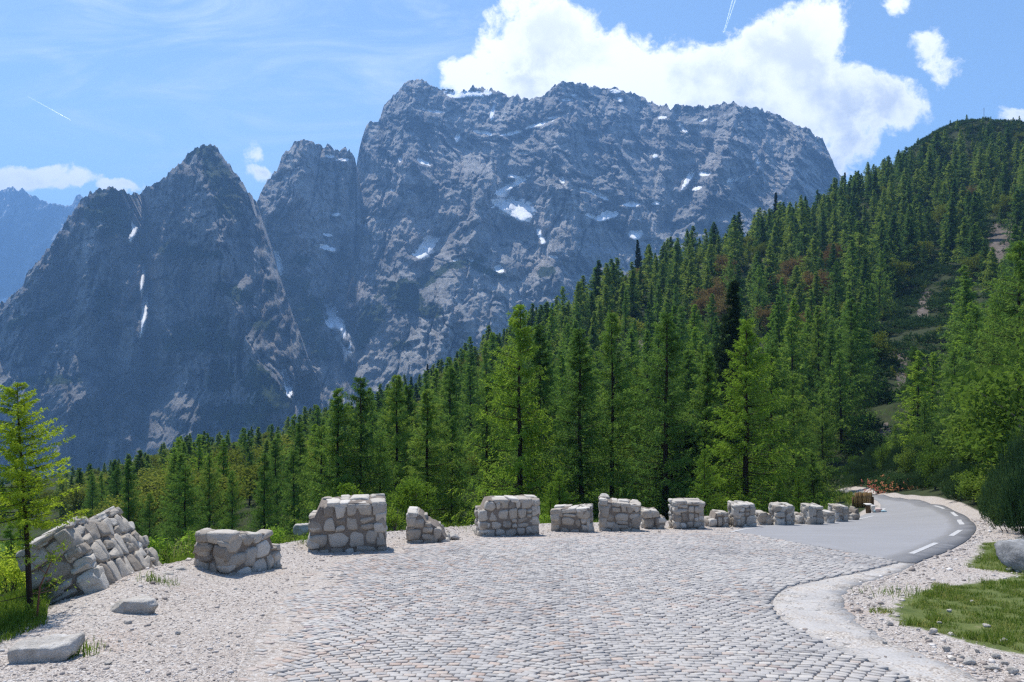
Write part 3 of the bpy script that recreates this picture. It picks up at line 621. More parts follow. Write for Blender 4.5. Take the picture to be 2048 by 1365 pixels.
# left front massif: wooded shoulder (200) and pointed peak (405)
mountain('mountain', [(-420, 800, 1500), (-250, 720, 1500), (-100, 650, 1500), (0, 606, 1520), (30, 590, 1520), (60, 540, 1540), (100, 490, 1560), (140, 430, 1580), (165, 398, 1600), (185, 384, 1600), (215, 376, 1600), (240, 380, 1600), (262, 388, 1610), (282, 384, 1620), (292, 372, 1630), (320, 362, 1650), (345, 340, 1670),
    (375, 310, 1690), (390, 294, 1700), (412, 291, 1700), (430, 294, 1700), (450, 320, 1700), (475, 352, 1700), (500, 385, 1690), (512, 402, 1680), (530, 470, 1650), (560, 560, 1600), (590, 640, 1560), (620, 720, 1500), (650, 800, 1450), (690, 880, 1400), (740, 960, 1350)],
    [(-420, 1080), (740, 1085)], 1230, 1650, 1.8, 420, 7, rock_near, gam=0.85, amp=0.95, jag=6,
    snow=[(270, 455, 6, 26, 15), (290, 620, 5, 42, 8), (568, 745, 5, 16, -15), (577, 775, 6, 20, -8), (285, 560, 3, 30, 5)],
    veg=[(225, 420, 45, 45, 20), (265, 440, 30, 40, 0), (400, 300, 28, 12, 10), (435, 340, 14, 40, -25), (455, 400, 25, 40, -20), (420, 330, 12, 30, 0), (380, 505, 55, 14, 8), (330, 500, 20, 10, 0), (410, 680, 62, 26, 12), (350, 690, 30, 14, -10), (470, 585, 40, 16, 20), (420, 645, 20, 12, 0),
         (440, 750, 28, 30, 10), (520, 770, 30, 50, -30), (540, 800, 45, 30, 0), (480, 830, 60, 30, 0), (210, 600, 22, 30, 0), (60, 640, 60, 12, -15), (540, 570, 16, 12, 0), (530, 650, 26, 16, 0), (100, 760, 60, 10, 0)],
    gullies=[([(283, 388), (285, 480), (290, 560), (285, 640), (295, 700), (300, 800)], 12, 75), ([(515, 405), (545, 480), (560, 560), (580, 700), (575, 800)], 9, 50), ([(375, 320), (340, 420), (300, 520)], 8, 22)],
    scree=[(568, 760, 14, 40, -8), (245, 650, 12, 60, -25), (390, 730, 40, 26, 0), (545, 690, 8, 40, -20), (120, 500, 5, 60, 30)],
    bulge=[(410, 420, 70, 150, 70), (200, 520, 70, 140, 50)], vegband=0.6, deep=1.4, ribs=[([(410, 292), (425, 420), (470, 600), (545, 820)], 75, 150), ([(215, 376), (205, 500), (150, 700), (120, 900)], 70, 120), ([(345, 340), (335, 450), (322, 560), (340, 700)], 35, 60), ([(60, 540), (60, 700), (20, 900)], 60, 90), ([(480, 360), (540, 560), (600, 740)], 30, 50), ([(400, 640), (390, 760), (330, 900)], 60, 80), ([(255, 560), (262, 700), (240, 900)], 40, 60)])
# second tower and its buttress
mountain('mountain', [(440, 520, 1950), (480, 440, 1980), (512, 402, 2000), (530, 372, 2000), (552, 345, 2000), (562, 318, 2000), (572, 296, 2000), (590, 280, 2010), (607, 276, 2010), (622, 281, 2010), (640, 290, 2010), (655, 285, 2010), (668, 298, 2020), (680, 302, 2020), (686, 292, 2020), (692, 291, 2020), (698, 302, 2020), (708, 312, 2020), (712, 325, 2010), (706, 380, 1960), (700, 0, 0)][:20]
    + [(722, 420, 1960), (732, 520, 1900), (742, 640, 1850), (752, 760, 1780)],
    [(440, 1020), (752, 1020)], 1480, 2000, 1.4, 420, 19, rock_main, gam=0.8, amp=0.85, jag=6,
    snow=[(552, 522, 9, 26, -25), (663, 500, 8, 4, 10), (650, 495, 12, 4, 20), (652, 470, 8, 3, 10), (672, 430, 7, 3, 0), (688, 320, 12, 3, 0), (658, 312, 8, 3, 10), (680, 660, 12, 46, -22), (668, 650, 16, 8, 20), (690, 700, 4, 26, 0), (672, 640, 8, 30, -30)],
    veg=[(590, 570, 25, 18, 0), (620, 620, 30, 30, 0), (600, 660, 30, 30, 0), (640, 700, 20, 26, 0), (600, 520, 20, 12, 0)], scree=[(665, 580, 12, 40, 10), (690, 740, 14, 20, 0), (650, 420, 40, 60, 0)],
    gullies=[([(712, 330), (698, 420), (680, 520), (660, 620), (690, 720), (695, 800)], 10, 60), ([(556, 480), (566, 560), (575, 640)], 10, 40)], bulge=[(600, 380, 40, 90, 60)], vegband=0.5, deep=1.4, ribs=[([(607, 276), (602, 400), (620, 560), (640, 760)], 45, 100), ([(560, 320), (545, 440), (560, 600)], 24, 40), ([(655, 285), (650, 400), (640, 520)], 22, 40), ([(690, 292), (688, 400)], 14, 24)])
# main massif
mountain('mountain', [(640, 800, 1900), (690, 640, 2020), (705, 450, 2120), (712, 340, 2200), (720, 290, 2230), (728, 262, 2250), (740, 246, 2260), (752, 246, 2270), (762, 236, 2280), (766, 212, 2290), (780, 196, 2300), (795, 180, 2310), (815, 168, 2320), (835, 164, 2320), (860, 170, 2330), (895, 178, 2340), (915, 184, 2350), (940, 178, 2360), (955, 174, 2360), (975, 182, 2370),
    (1010, 188, 2370), (1060, 196, 2360), (1100, 180, 2340), (1112, 168, 2330), (1130, 163, 2330), (1160, 166, 2330), (1200, 176, 2330), (1240, 178, 2340), (1270, 186, 2350), (1300, 204, 2360), (1340, 216, 2360), (1380, 206, 2350), (1410, 214, 2350), (1440, 208, 2340), (1480, 206, 2330), (1510, 214, 2320), (1560, 232, 2300), (1590, 250, 2290), (1620, 262, 2280), (1645, 282, 2260), (1658, 310, 2240), (1675, 345, 2220), (1700, 385, 2200), (1760, 440, 2150), (1900, 520, 2080), (2100, 600, 2000), (2400, 700, 1900)],
    [(640, 1010), (1000, 960), (1400, 860), (2400, 900)], 1560, 2300, 1.8, 520, 43, rock_main, gam=1.65, amp=1.0, jag=5,
    snow=[(930, 186, 34, 5, 4), (915, 190, 18, 5, 0), (975, 186, 10, 4, 0), (848, 325, 12, 4, 30), (855, 495, 28, 13, -42), (840, 510, 10, 8, -30), (1020, 372, 34, 6, -28), (1005, 385, 18, 8, -40), (1028, 416, 34, 17, 4), (1045, 432, 18, 12, 20), (1000, 410, 16, 8, 30), (1022, 353, 14, 3, 8), (1060, 348, 8, 3, -40), (1080, 470, 4, 14, -15), (1086, 482, 5, 6, 0),
          (1075, 250, 26, 3, -18), (1025, 266, 18, 3, -10), (1110, 232, 14, 3, -15), (965, 266, 16, 3, 10), (985, 225, 4, 14, 10), (870, 222, 18, 3, 8), (840, 215, 10, 3, 10), (915, 275, 4, 9, 10), (1195, 390, 22, 4, 28), (1170, 380, 10, 3, 15), (1215, 432, 22, 6, -18), (1190, 434, 16, 4, 12), (1265, 409, 16, 5, 0), (1270, 470, 12, 9, -10), (1312, 407, 7, 3, 0),
          (1378, 358, 5, 20, 30), (1410, 348, 12, 4, 0), (1395, 376, 10, 3, -20), (1475, 355, 24, 4, -22), (1520, 323, 8, 4, -40), (1370, 262, 8, 4, 40), (1358, 250, 5, 3, 0), (1310, 313, 5, 4, 20), (1125, 358, 4, 8, -20), (1452, 308, 5, 3, 0), (1135, 200, 10, 3, 0), (1230, 182, 9, 4, 0), (1150, 190, 5, 3, 0), (1325, 236, 6, 3, -20), (1000, 538, 9, 6, 30), (943, 518, 6, 5, 30), (918, 518, 12, 3, -10), (1108, 515, 8, 3, 15), (800, 316, 3, 8, 0), (785, 380, 4, 3, 0), (820, 384, 6, 2, 0), (695, 612, 12, 4, 0), (680, 655, 9, 34, -22), (1045, 306, 8, 2, 0), (1405, 240, 8, 2, -15), (1240, 200, 5, 4, 0)],
    veg=[(850, 560, 50, 12, -25), (800, 580, 34, 22, 0), (900, 535, 40, 9, -15), (950, 522, 30, 6, 0), (815, 600, 28, 22, 0), (860, 620, 20, 16, 0), (740, 640, 22, 40, 20), (720, 680, 14, 20, 0), (980, 545, 40, 8, 20), (800, 690, 20, 8, 0), (1090, 545, 18, 10, 0)],
    scree=[(1040, 425, 50, 22, 15), (915, 345, 14, 16, 0), (850, 450, 50, 60, 30), (720, 560, 14, 60, 10), (1070, 530, 30, 12, -30), (690, 745, 14, 22, 0), (910, 640, 8, 30, 0)],
    gullies=[([(712, 330), (700, 430), (690, 520), (670, 620), (690, 740)], 14, 120), ([(958, 375), (930, 430), (880, 480), (840, 560)], 14, 50), ([(960, 375), (1000, 430), (1030, 480), (1080, 500)], 10, 40), ([(1170, 340), (1200, 400), (1180, 470)], 14, 45), ([(1440, 215), (1420, 300), (1380, 380), (1330, 450)], 14, 60),
             ([(1300, 200), (1320, 300), (1300, 420)], 12, 45), ([(1080, 480), (1085, 520), (1040, 560), (990, 560)], 10, 45), ([(790, 250), (800, 380), (770, 520)], 10, 30), ([(1100, 180), (1060, 260), (1000, 330), (1030, 400)], 18, 55)],
    bulge=[(957, 440, 45, 90, 90), (900, 640, 170, 110, 110), (1160, 290, 90, 120, 60), (1500, 330, 110, 110, 70), (830, 330, 60, 160, 60), (760, 380, 30, 120, 50)], vegband=0.15, deep=1.45, ribs=[([(835, 164), (805, 260), (790, 400), (800, 560)], 50, 120), ([(957, 375), (945, 480), (900, 620), (850, 740)], 60, 150), ([(1130, 163), (1110, 300), (1150, 420), (1120, 560)], 75, 160), ([(1240, 178), (1225, 300), (1260, 420)], 40, 80), ([(1480, 206), (1440, 330), (1400, 450)], 60, 130), ([(1620, 262), (1560, 400), (1460, 500)], 60, 120), ([(762, 236), (745, 350), (735, 520), (720, 640)], 26, 70), ([(895, 178), (880, 300), (900, 360)], 35, 70), ([(1340, 216), (1330, 330), (1290, 430)], 35, 70), ([(1380, 206), (1370, 300)], 18, 35), ([(1010, 540), (980, 640), (900, 760)], 60, 90), ([(720, 290), (715, 400), (700, 560)], 14, 50), ([(1035, 300), (1045, 380)], 26, 40), ([(1550, 230), (1520, 330), (1450, 400)], 22, 40)])

# the air
def build_haze():
    x0, x1, y0, y1, z0, z1 = -9000, 9000, -400, 8200, -433, 1500
    v = [(x, y, z) for x in (x0, x1) for y in (y0, y1) for z in (z0, z1)]
    f = [(0, 1, 3, 2), (4, 6, 7, 5), (0, 4, 5, 1), (2, 3, 7, 6), (0, 2, 6, 4), (1, 5, 7, 3)]
    m = bpy.data.materials.new('haze'); m.use_nodes = True; m.node_tree.nodes.clear(); t = NT(m.node_tree)
    n = t.node('ShaderNodeVolumePrincipled'); n.inputs['Color'].default_value = HAZE_COL+(1,); n.inputs['Density'].default_value = HAZE_DEN; n.inputs['Anisotropy'].default_value = HAZE_ANI
    o = t.node('ShaderNodeOutputMaterial'); t.l.new(n.outputs[0], o.inputs['Volume'])
    tag(link('haze', mesh_np('haze', v, np.array(f), [m])), kind='stuff')
HAZE_COL = (0.27, 0.53, 0.96); HAZE_DEN = 0.00016; HAZE_ANI = 0.1
build_haze()

# ------------------------------------------------------------------ foliage
def leaf_mat(name, dark, mid, light, trans=0.45, rnd=0.5):
    def fn(t):
        oi = t.node('ShaderNodeObjectInfo').outputs['Random']; tint = t.attr('tint')
        v = t.math('ADD', t.math('MULTIPLY', tint, 1-rnd), t.math('MULTIPLY', oi, rnd))
        c = t.ramp(v, [(0.1, dark), (0.5, mid), (0.9, light)])
        a = t.node('ShaderNodeBsdfDiffuse'); t.l.new(c, a.inputs[0]); b = t.node('ShaderNodeBsdfTranslucent')
        t.l.new(t.mix(1.0, c, (1.0, 1.06, 0.75), 'MULTIPLY'), b.inputs[0])
        m = t.node('ShaderNodeMixShader'); m.inputs[0].default_value = trans; t.l.new(a.outputs[0], m.inputs[1]); t.l.new(b.outputs[0], m.inputs[2])
        return m.outputs[0]
    return material(name, fn)
def bark_mat(name, a, b):
    return material(name, lambda t: principled(t, t.ramp(t.noise(t.mapping(t.objc(), scale=(1, 1, 0.25)), 14, 5, 0.7), [(0.3, a), (0.7, b)]), 0.95, None, 0.1))
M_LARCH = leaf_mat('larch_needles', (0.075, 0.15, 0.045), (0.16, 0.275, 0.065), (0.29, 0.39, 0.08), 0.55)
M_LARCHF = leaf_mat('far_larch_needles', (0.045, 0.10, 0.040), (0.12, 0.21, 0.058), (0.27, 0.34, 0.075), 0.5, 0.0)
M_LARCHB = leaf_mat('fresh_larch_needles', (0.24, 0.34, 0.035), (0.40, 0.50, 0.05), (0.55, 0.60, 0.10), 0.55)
M_LARCHM = leaf_mat('light_green_larch_needles', (0.14, 0.25, 0.04), (0.22, 0.35, 0.05), (0.32, 0.43, 0.07), 0.55)  # lighter green needle colour for some larches, saplings and the undergrowth
M_SPRUCE = leaf_mat('spruce_needles', (0.012, 0.028, 0.014), (0.022, 0.044, 0.018), (0.035, 0.060, 0.022), 0.2)
M_PINE = leaf_mat('mountain_pine_needles', (0.022, 0.052, 0.026), (0.052, 0.10, 0.040), (0.11, 0.17, 0.055), 0.3, 0.35)
M_BEECH = leaf_mat('yellow_green_leaves', (0.10, 0.13, 0.025), (0.17, 0.20, 0.035), (0.26, 0.28, 0.06), 0.45)
M_RUST = leaf_mat('rusty_leaves', (0.13, 0.075, 0.04), (0.20, 0.14, 0.06), (0.24, 0.21, 0.08), 0.4)
M_BUSH = leaf_mat('bright_shrub_leaves', (0.09, 0.17, 0.025), (0.18, 0.28, 0.04), (0.34, 0.40, 0.07), 0.45)
M_BARK = bark_mat('larch_bark', (0.018, 0.013, 0.011), (0.06, 0.045, 0.036)); M_BARKG = bark_mat('grey_bark', (0.08, 0.07, 0.06), (0.2, 0.18, 0.16))

def tube(pts, rad, n=6):
    """tapered tube: vertices and quads"""
    pts = np.asarray(pts, float); m = len(pts); d = np.gradient(pts, axis=0); d /= np.linalg.norm(d, axis=1)[:, None]+1e-9
    ref = np.where(np.abs(d[:, 2:3]) > .9, [[1., 0, 0]], [[0, 0, 1.]]); s = np.cross(d, ref); s /= np.linalg.norm(s, axis=1)[:, None]+1e-9; q = np.cross(d, s)
    a = np.arange(n)/n*2*np.pi
    v = pts[:, None]+(s[:, None]*np.cos(a)[None, :, None]+q[:, None]*np.sin(a)[None, :, None])*np.asarray(rad)[:, None, None]
    i = np.arange(m*n).reshape(m, n); j = np.roll(i, -1, 1)
    f = np.stack([i[:-1], j[:-1], j[1:], i[1:]], -1).reshape(-1, 4)
    return v.reshape(-1, 3), f
class Geo:
    def __init__(s): s.v = []; s.q = []; s.t = []; s.n = 0; s.tint = []
    def add(s, v, f, tint=0.5):
        f = np.asarray(f)+s.n; (s.q if f.shape[1] == 4 else s.t).append(f); s.v.append(v); s.n += len(v)
        s.tint.append(np.broadcast_to(np.asarray(tint, float), (len(v),)))
    def mesh(s, name, mats, smooth=False, mi=None):
        fl = []
        if s.q: fl.append(np.concatenate(s.q))
        if s.t: fl.append(np.concatenate(s.t))
        return mesh_np(name, np.concatenate(s.v), fl, mats, smooth, dict(tint=np.concatenate(s.tint)))
def unit(a): return a/(np.linalg.norm(a, axis=-1, keepdims=True)+1e-9)
def leaves(c, d, ln, wd, rng, quad=False):
    """one narrow leaf or spray of needles per point c along direction d"""
    n = len(c); r = unit(rng.normal(size=(n, 3))); s = unit(np.cross(d, r)); ln = np.broadcast_to(ln, (n,))[:, None]; wd = np.broadcast_to(wd, (n,))[:, None]
    if quad:
        v = np.stack([c, c+d*ln*.5+s*wd*.5, c+d*ln, c+d*ln*.5-s*wd*.5], 1); return v.reshape(-1, 3), np.arange(n*4).reshape(n, 4)
    v = np.stack([c-s*wd*.5, c+s*wd*.5, c+d*ln], 1); return v.reshape(-1, 3), np.arange(n*3).reshape(n, 3)

def conifer(seed, h, r, whorls, per, twigs, nl, ll, lw, start=0.06, droop=0.25, hang=0.9, up=0.15, power=0.75, wood=True, gap=0.0, tipt=.25, quad=False, lean=0.0, twl=0.30):
    """crown (foliage and boughs) and trunk meshes' geometry for a larch or spruce"""
    rng = np.random.default_rng(seed)
    zt = np.linspace(0, h, 9); wob = np.cumsum(rng.normal(0, .02*h/9, (9, 2)), 0); wob[0] = 0
    tp = np.column_stack([wob+np.outer(zt/h, [lean*h, 0]), zt]); trad = h*0.0115*(1-zt/h)**0.85+0.0008
    trunk = tube(tp, trad, 8)
    nb = whorls*per; zf = np.repeat(np.linspace(start, 0.985, whorls), per)+rng.normal(0, .006, nb); zf = np.clip(zf, start, .99)
    az = rng.uniform(0, 2*np.pi, nb)
    rel = (zf-start)/(1-start); L = r*np.minimum(1, 1.0*(1-rel)**power+0.04)*rng.uniform(.6, 1.12, nb)
    L *= 1-0.35*(rel < 0.12)*rng.random(nb)
    side = 1+0.22*np.sin(az*1+rng.uniform(0, 6))*(1)+0.12*np.sin(az*2+rng.uniform(0, 6)); L *= side
    keep = rng.random(nb) > gap; zf, az, L, rel = zf[keep], az[keep], L[keep], rel[keep]; nb = len(zf)
    base = np.column_stack([np.interp(zf*h, zt, tp[:, 0]), np.interp(zf*h, zt, tp[:, 1]), zf*h])
    out = np.column_stack([np.cos(az), np.sin(az), np.zeros(nb)]); dr = droop*rng.uniform(.5, 1.5, nb)*(1-0.9*rel); upk = up+rel*0.35
    def along(t):     # t (nb,k)
        zc = (-dr[:, None]*t*1.0+(dr*0.55)[:, None]*t*t*1.4+upk[:, None]*t)*L[:, None]
        return base[:, None]+out[:, None]*(t*L[:, None])[..., None]+np.stack([0*zc, 0*zc, zc], -1)
    t = np.linspace(0.12, 1.0, twigs)[None]+rng.uniform(-.4, .4, (nb, twigs))/twigs; t = np.clip(t, .08, 1.02)
    tp_ = along(t); sd = np.column_stack([-np.sin(az), np.cos(az), np.zeros(nb)])
    sg = rng.choice([-1, 1], (nb, twigs))[..., None]
    td = unit(sd[:, None]*sg*rng.uniform(.3, 1, (nb, twigs, 1))+out[:, None]*rng.uniform(.2, .9, (nb, twigs, 1))+np.array([0, 0, -1.0])*hang*rng.uniform(.2, 1.2, (nb, twigs, 1)))
    tl = twl*np.maximum(L[:, None], r*0.25)*(1.05-0.6*t)*rng.uniform(.6, 1.3, (nb, twigs))
    q = np.linspace(0.05, 1, nl)[None, None]+rng.uniform(-.5, .5, (nb, twigs, nl))/nl
    c = tp_[:, :, None]+td[:, :, None]*(q*tl[..., None])[..., None]; c[..., 2] -= (q**2*tl[..., None])*hang*0.25
    c = c.reshape(-1, 3)+rng.normal(0, ll*.12, (nb*twigs*nl, 3))
    dd = unit(np.repeat(td.reshape(-1, 3), nl, 0)+rng.normal(0, .75, (len(c), 3)))
    sz = np.repeat(.42+.58*np.sqrt(np.clip((1-rel)*1.6, 0, 1)), twigs*nl); lv, lf = leaves(c, dd, ll*sz*rng.uniform(.6, 1.3, len(c)), lw*sz, rng, quad)
    k = lf.shape[1]
    tb = np.repeat(np.clip(rng.normal(.5, .17, nb), 0, 1), twigs*nl); tt = np.clip(tb+tipt*(np.repeat(t.reshape(-1), nl)-.5)+rng.normal(0, .12, len(c)), 0, 1)
    g = Geo(); g.add(lv, lf, np.repeat(tt, k))
    gw = Geo(); gw.add(*trunk)
    if wood:
        tk = np.linspace(0, .95, 5); bp = along(np.broadcast_to(tk, (nb, 5)))
        for i in range(nb):
            rr = (0.0016*(1-rel[i])**.5+.0006)*h*np.linspace(1, .25, 5)
            gw.add(*tube(bp[i], rr, 3))
    return g, gw

def broadleaf(seed, h, r, n, ll, lw, clumps=26, z0=0.25, trunks=3, flat=0.8, quad=True, shell=.45):
    rng = np.random.default_rng(seed); cc = unit(rng.normal(size=(clumps, 3)))*rng.uniform(.25, .92, (clumps, 1))
    cc[:, :2] *= r*.85; cc[:, 2] = h*(z0+(1-z0)*(0.5+cc[:, 2]*.46)); cr = r*rng.uniform(.22, .42, clumps)
    gw = Geo()
    for k in range(trunks):
        a = rng.uniform(0, 6.28); gw.add(*tube([(0, 0, 0), (math.cos(a)*r*.1, math.sin(a)*r*.1, h*.3), (math.cos(a)*r*.3, math.sin(a)*r*.3, h*.75)], np.array([.03, .022, .006])*h*.6, 5))
    for c in cc[::2]:
        gw.add(*tube([(0, 0, h*z0*.6), c*np.array([.4, .4, .75]), c], np.array([.012, .008, .003])*h*.6, 3))
    i = rng.integers(0, clumps, n); o = unit(rng.normal(size=(n, 3))); rad = cr[i]*(rng.random(n)**shell)
    p = cc[i]+o*rad[:, None]*[1, 1, flat]
    d = unit(o*.6+rng.normal(0, .7, (n, 3))+[0, 0, .1]); lv, lf = leaves(p, d, ll*rng.uniform(.6, 1.3, n), lw, rng, quad)
    ct = np.clip(rng.normal(.5, .2, clumps), 0, 1); tt = np.clip(ct[i]+rng.normal(0, .13, n), 0, 1)
    g = Geo(); g.add(lv, lf, np.repeat(tt, lf.shape[1])); return g, gw

def pinebush(seed, h, r, shoots, nl, ll, lw):
    """mountain pine: many upcurved bottlebrush shoots from a low centre"""
    rng = np.random.default_rng(seed); az = rng.uniform(0, 6.283, shoots); rr = r*np.sqrt(rng.random(shoots))*.95
    top = h*(1-(rr/r)**2*.75)*rng.uniform(.7, 1.05, shoots); base = np.column_stack([np.cos(az)*rr*.75, np.sin(az)*rr*.75, top*rng.uniform(.25, .6, shoots)])
    end = np.column_stack([np.cos(az)*rr, np.sin(az)*rr, top])+rng.normal(0, .06*r, (shoots, 3))*[1, 1, .3]
    q = rng.random((shoots, nl))**0.7; c = base[:, None]+(end-base)[:, None]*q[..., None]+(np.array([0, 0, -1.])*(q*(1-q)*.3*h)[..., None]); c = c.reshape(-1, 3)
    d = unit(np.repeat(unit(end-base), nl, 0)*1.0+rng.normal(0, .55, (len(c), 3))); lv, lf = leaves(c, d, ll*rng.uniform(.7, 1.2, len(c)), lw, rng)
    tt = np.clip(np.repeat(rng.normal(.42, .16, shoots), nl)+.3*(q.ravel()-.6)+rng.normal(0, .08, len(c)), 0, 1)
    g = Geo(); g.add(lv, lf, np.repeat(tt, 3)); gw = Geo()
    for k in range(min(14, shoots)): gw.add(*tube([(0, 0, 0), base[k]*.7+[0, 0, -.1*h], base[k], end[k]], np.array([.03, .022, .014, .004])*min(h, 2.5)*.6, 4))
    return g, gw

# tree kinds: unit-height models, so that a copy only needs a scale
def protos(kind, gens, cm, wm):
    out = []
    for g, gw in gens: out.append((g.mesh(kind+'_crown', [cm]), gw.mesh(kind+'_trunk', [wm], True)))
    return out
def uni(fn, *a, **k): return fn(*a, **k)
LARCH_HERO = [conifer(100+i, 1.0, rr, 46, 6, 14, 10, .0130, .0034, start=st, droop=.5, hang=1.0, power=.80, gap=.12, lean=le) for i, (rr, st, le) in enumerate([(.23, .05, .0), (.20, .12, .015), (.25, .03, .0), (.175, .16, -.01), (.27, .02, 0)])]
LARCH_MID = [conifer(200+i, 1.0, rr, 30, 5, 8, 7, .024, .0075, start=st, droop=.3, hang=.8, power=.9, gap=.1) for i, (rr, st) in enumerate([(.25, .06), (.20, .1), (.28, .04), (.17, .12)])]
LARCH_FAR = [conifer(300+i, 1.0, rr, 24, 5, 6, 5, .042, .017, start=st, droop=.3, hang=.7, power=.95, wood=False) for i, (rr, st) in enumerate([(.25, .06), (.20, .08), (.28, .05), (.17, .1)])]
SPRUCE = [conifer(400+i, 1.0, rr, 34, 7, 7, 6, .03, .010, start=.03, droop=.55, hang=.5, up=.05, power=.85) for i, rr in enumerate([.15, .12])]
BEECH_G = [broadleaf(500+i, 1.0, .42, 5200, .035, .024, 30, .15) for i in range(3)]
PINE_G = [pinebush(600+i, 1.0, 1.0, 420, 26, .085, .017) for i in range(3)]
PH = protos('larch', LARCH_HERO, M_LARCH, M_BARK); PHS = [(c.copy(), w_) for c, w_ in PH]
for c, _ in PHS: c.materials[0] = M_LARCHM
PM = protos('larch', LARCH_MID, M_LARCH, M_BARK); PF = protos('larch', LARCH_FAR, M_LARCH, M_BARK)
PS = protos('spruce', SPRUCE, M_SPRUCE, M_BARK); PB = protos('broadleaf', BEECH_G, M_BEECH, M_BARKG)
PR = [(c.copy(), w_) for c, w_ in PB]
for c, _ in PR: c.materials[0] = M_RUST
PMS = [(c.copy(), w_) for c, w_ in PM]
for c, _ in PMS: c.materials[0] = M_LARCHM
PP = protos('mountain_pine', PINE_G, M_PINE, M_BARK)

TAKEN = []
def plant(name, proto, loc, s, rz, label, cat, group=None, sxy=1.0, tilt=0.0):
    o = bpy.data.objects.new(name, None); COL.objects.link(o); o.location = loc; o.rotation_euler = (tilt*math.sin(rz*7), tilt, rz); o.scale = (s*sxy, s*sxy, s)
    o.empty_display_size = .2
    tag(o, label, cat, group)
    link('crown', proto[0], o); link('trunk', proto[1], o)
    return o
def place_px(px, top, d, name, protos_, k, label, cat, group=None, sxy=1.0, rz=None, sink=0.15, tilt=0.0):
    x = (px-1024)/F*d; z0 = float(ground(np.array([x]), np.array([d]))[0])-sink; zt = EYE-(top-682.5)/F*d
    TAKEN.append((x, d)); return plant(name, protos_[k % len(protos_)], (x, d, z0), zt-z0, RNG.uniform(0, 6.28) if rz is None else rz, label, cat, group, sxy, tilt)

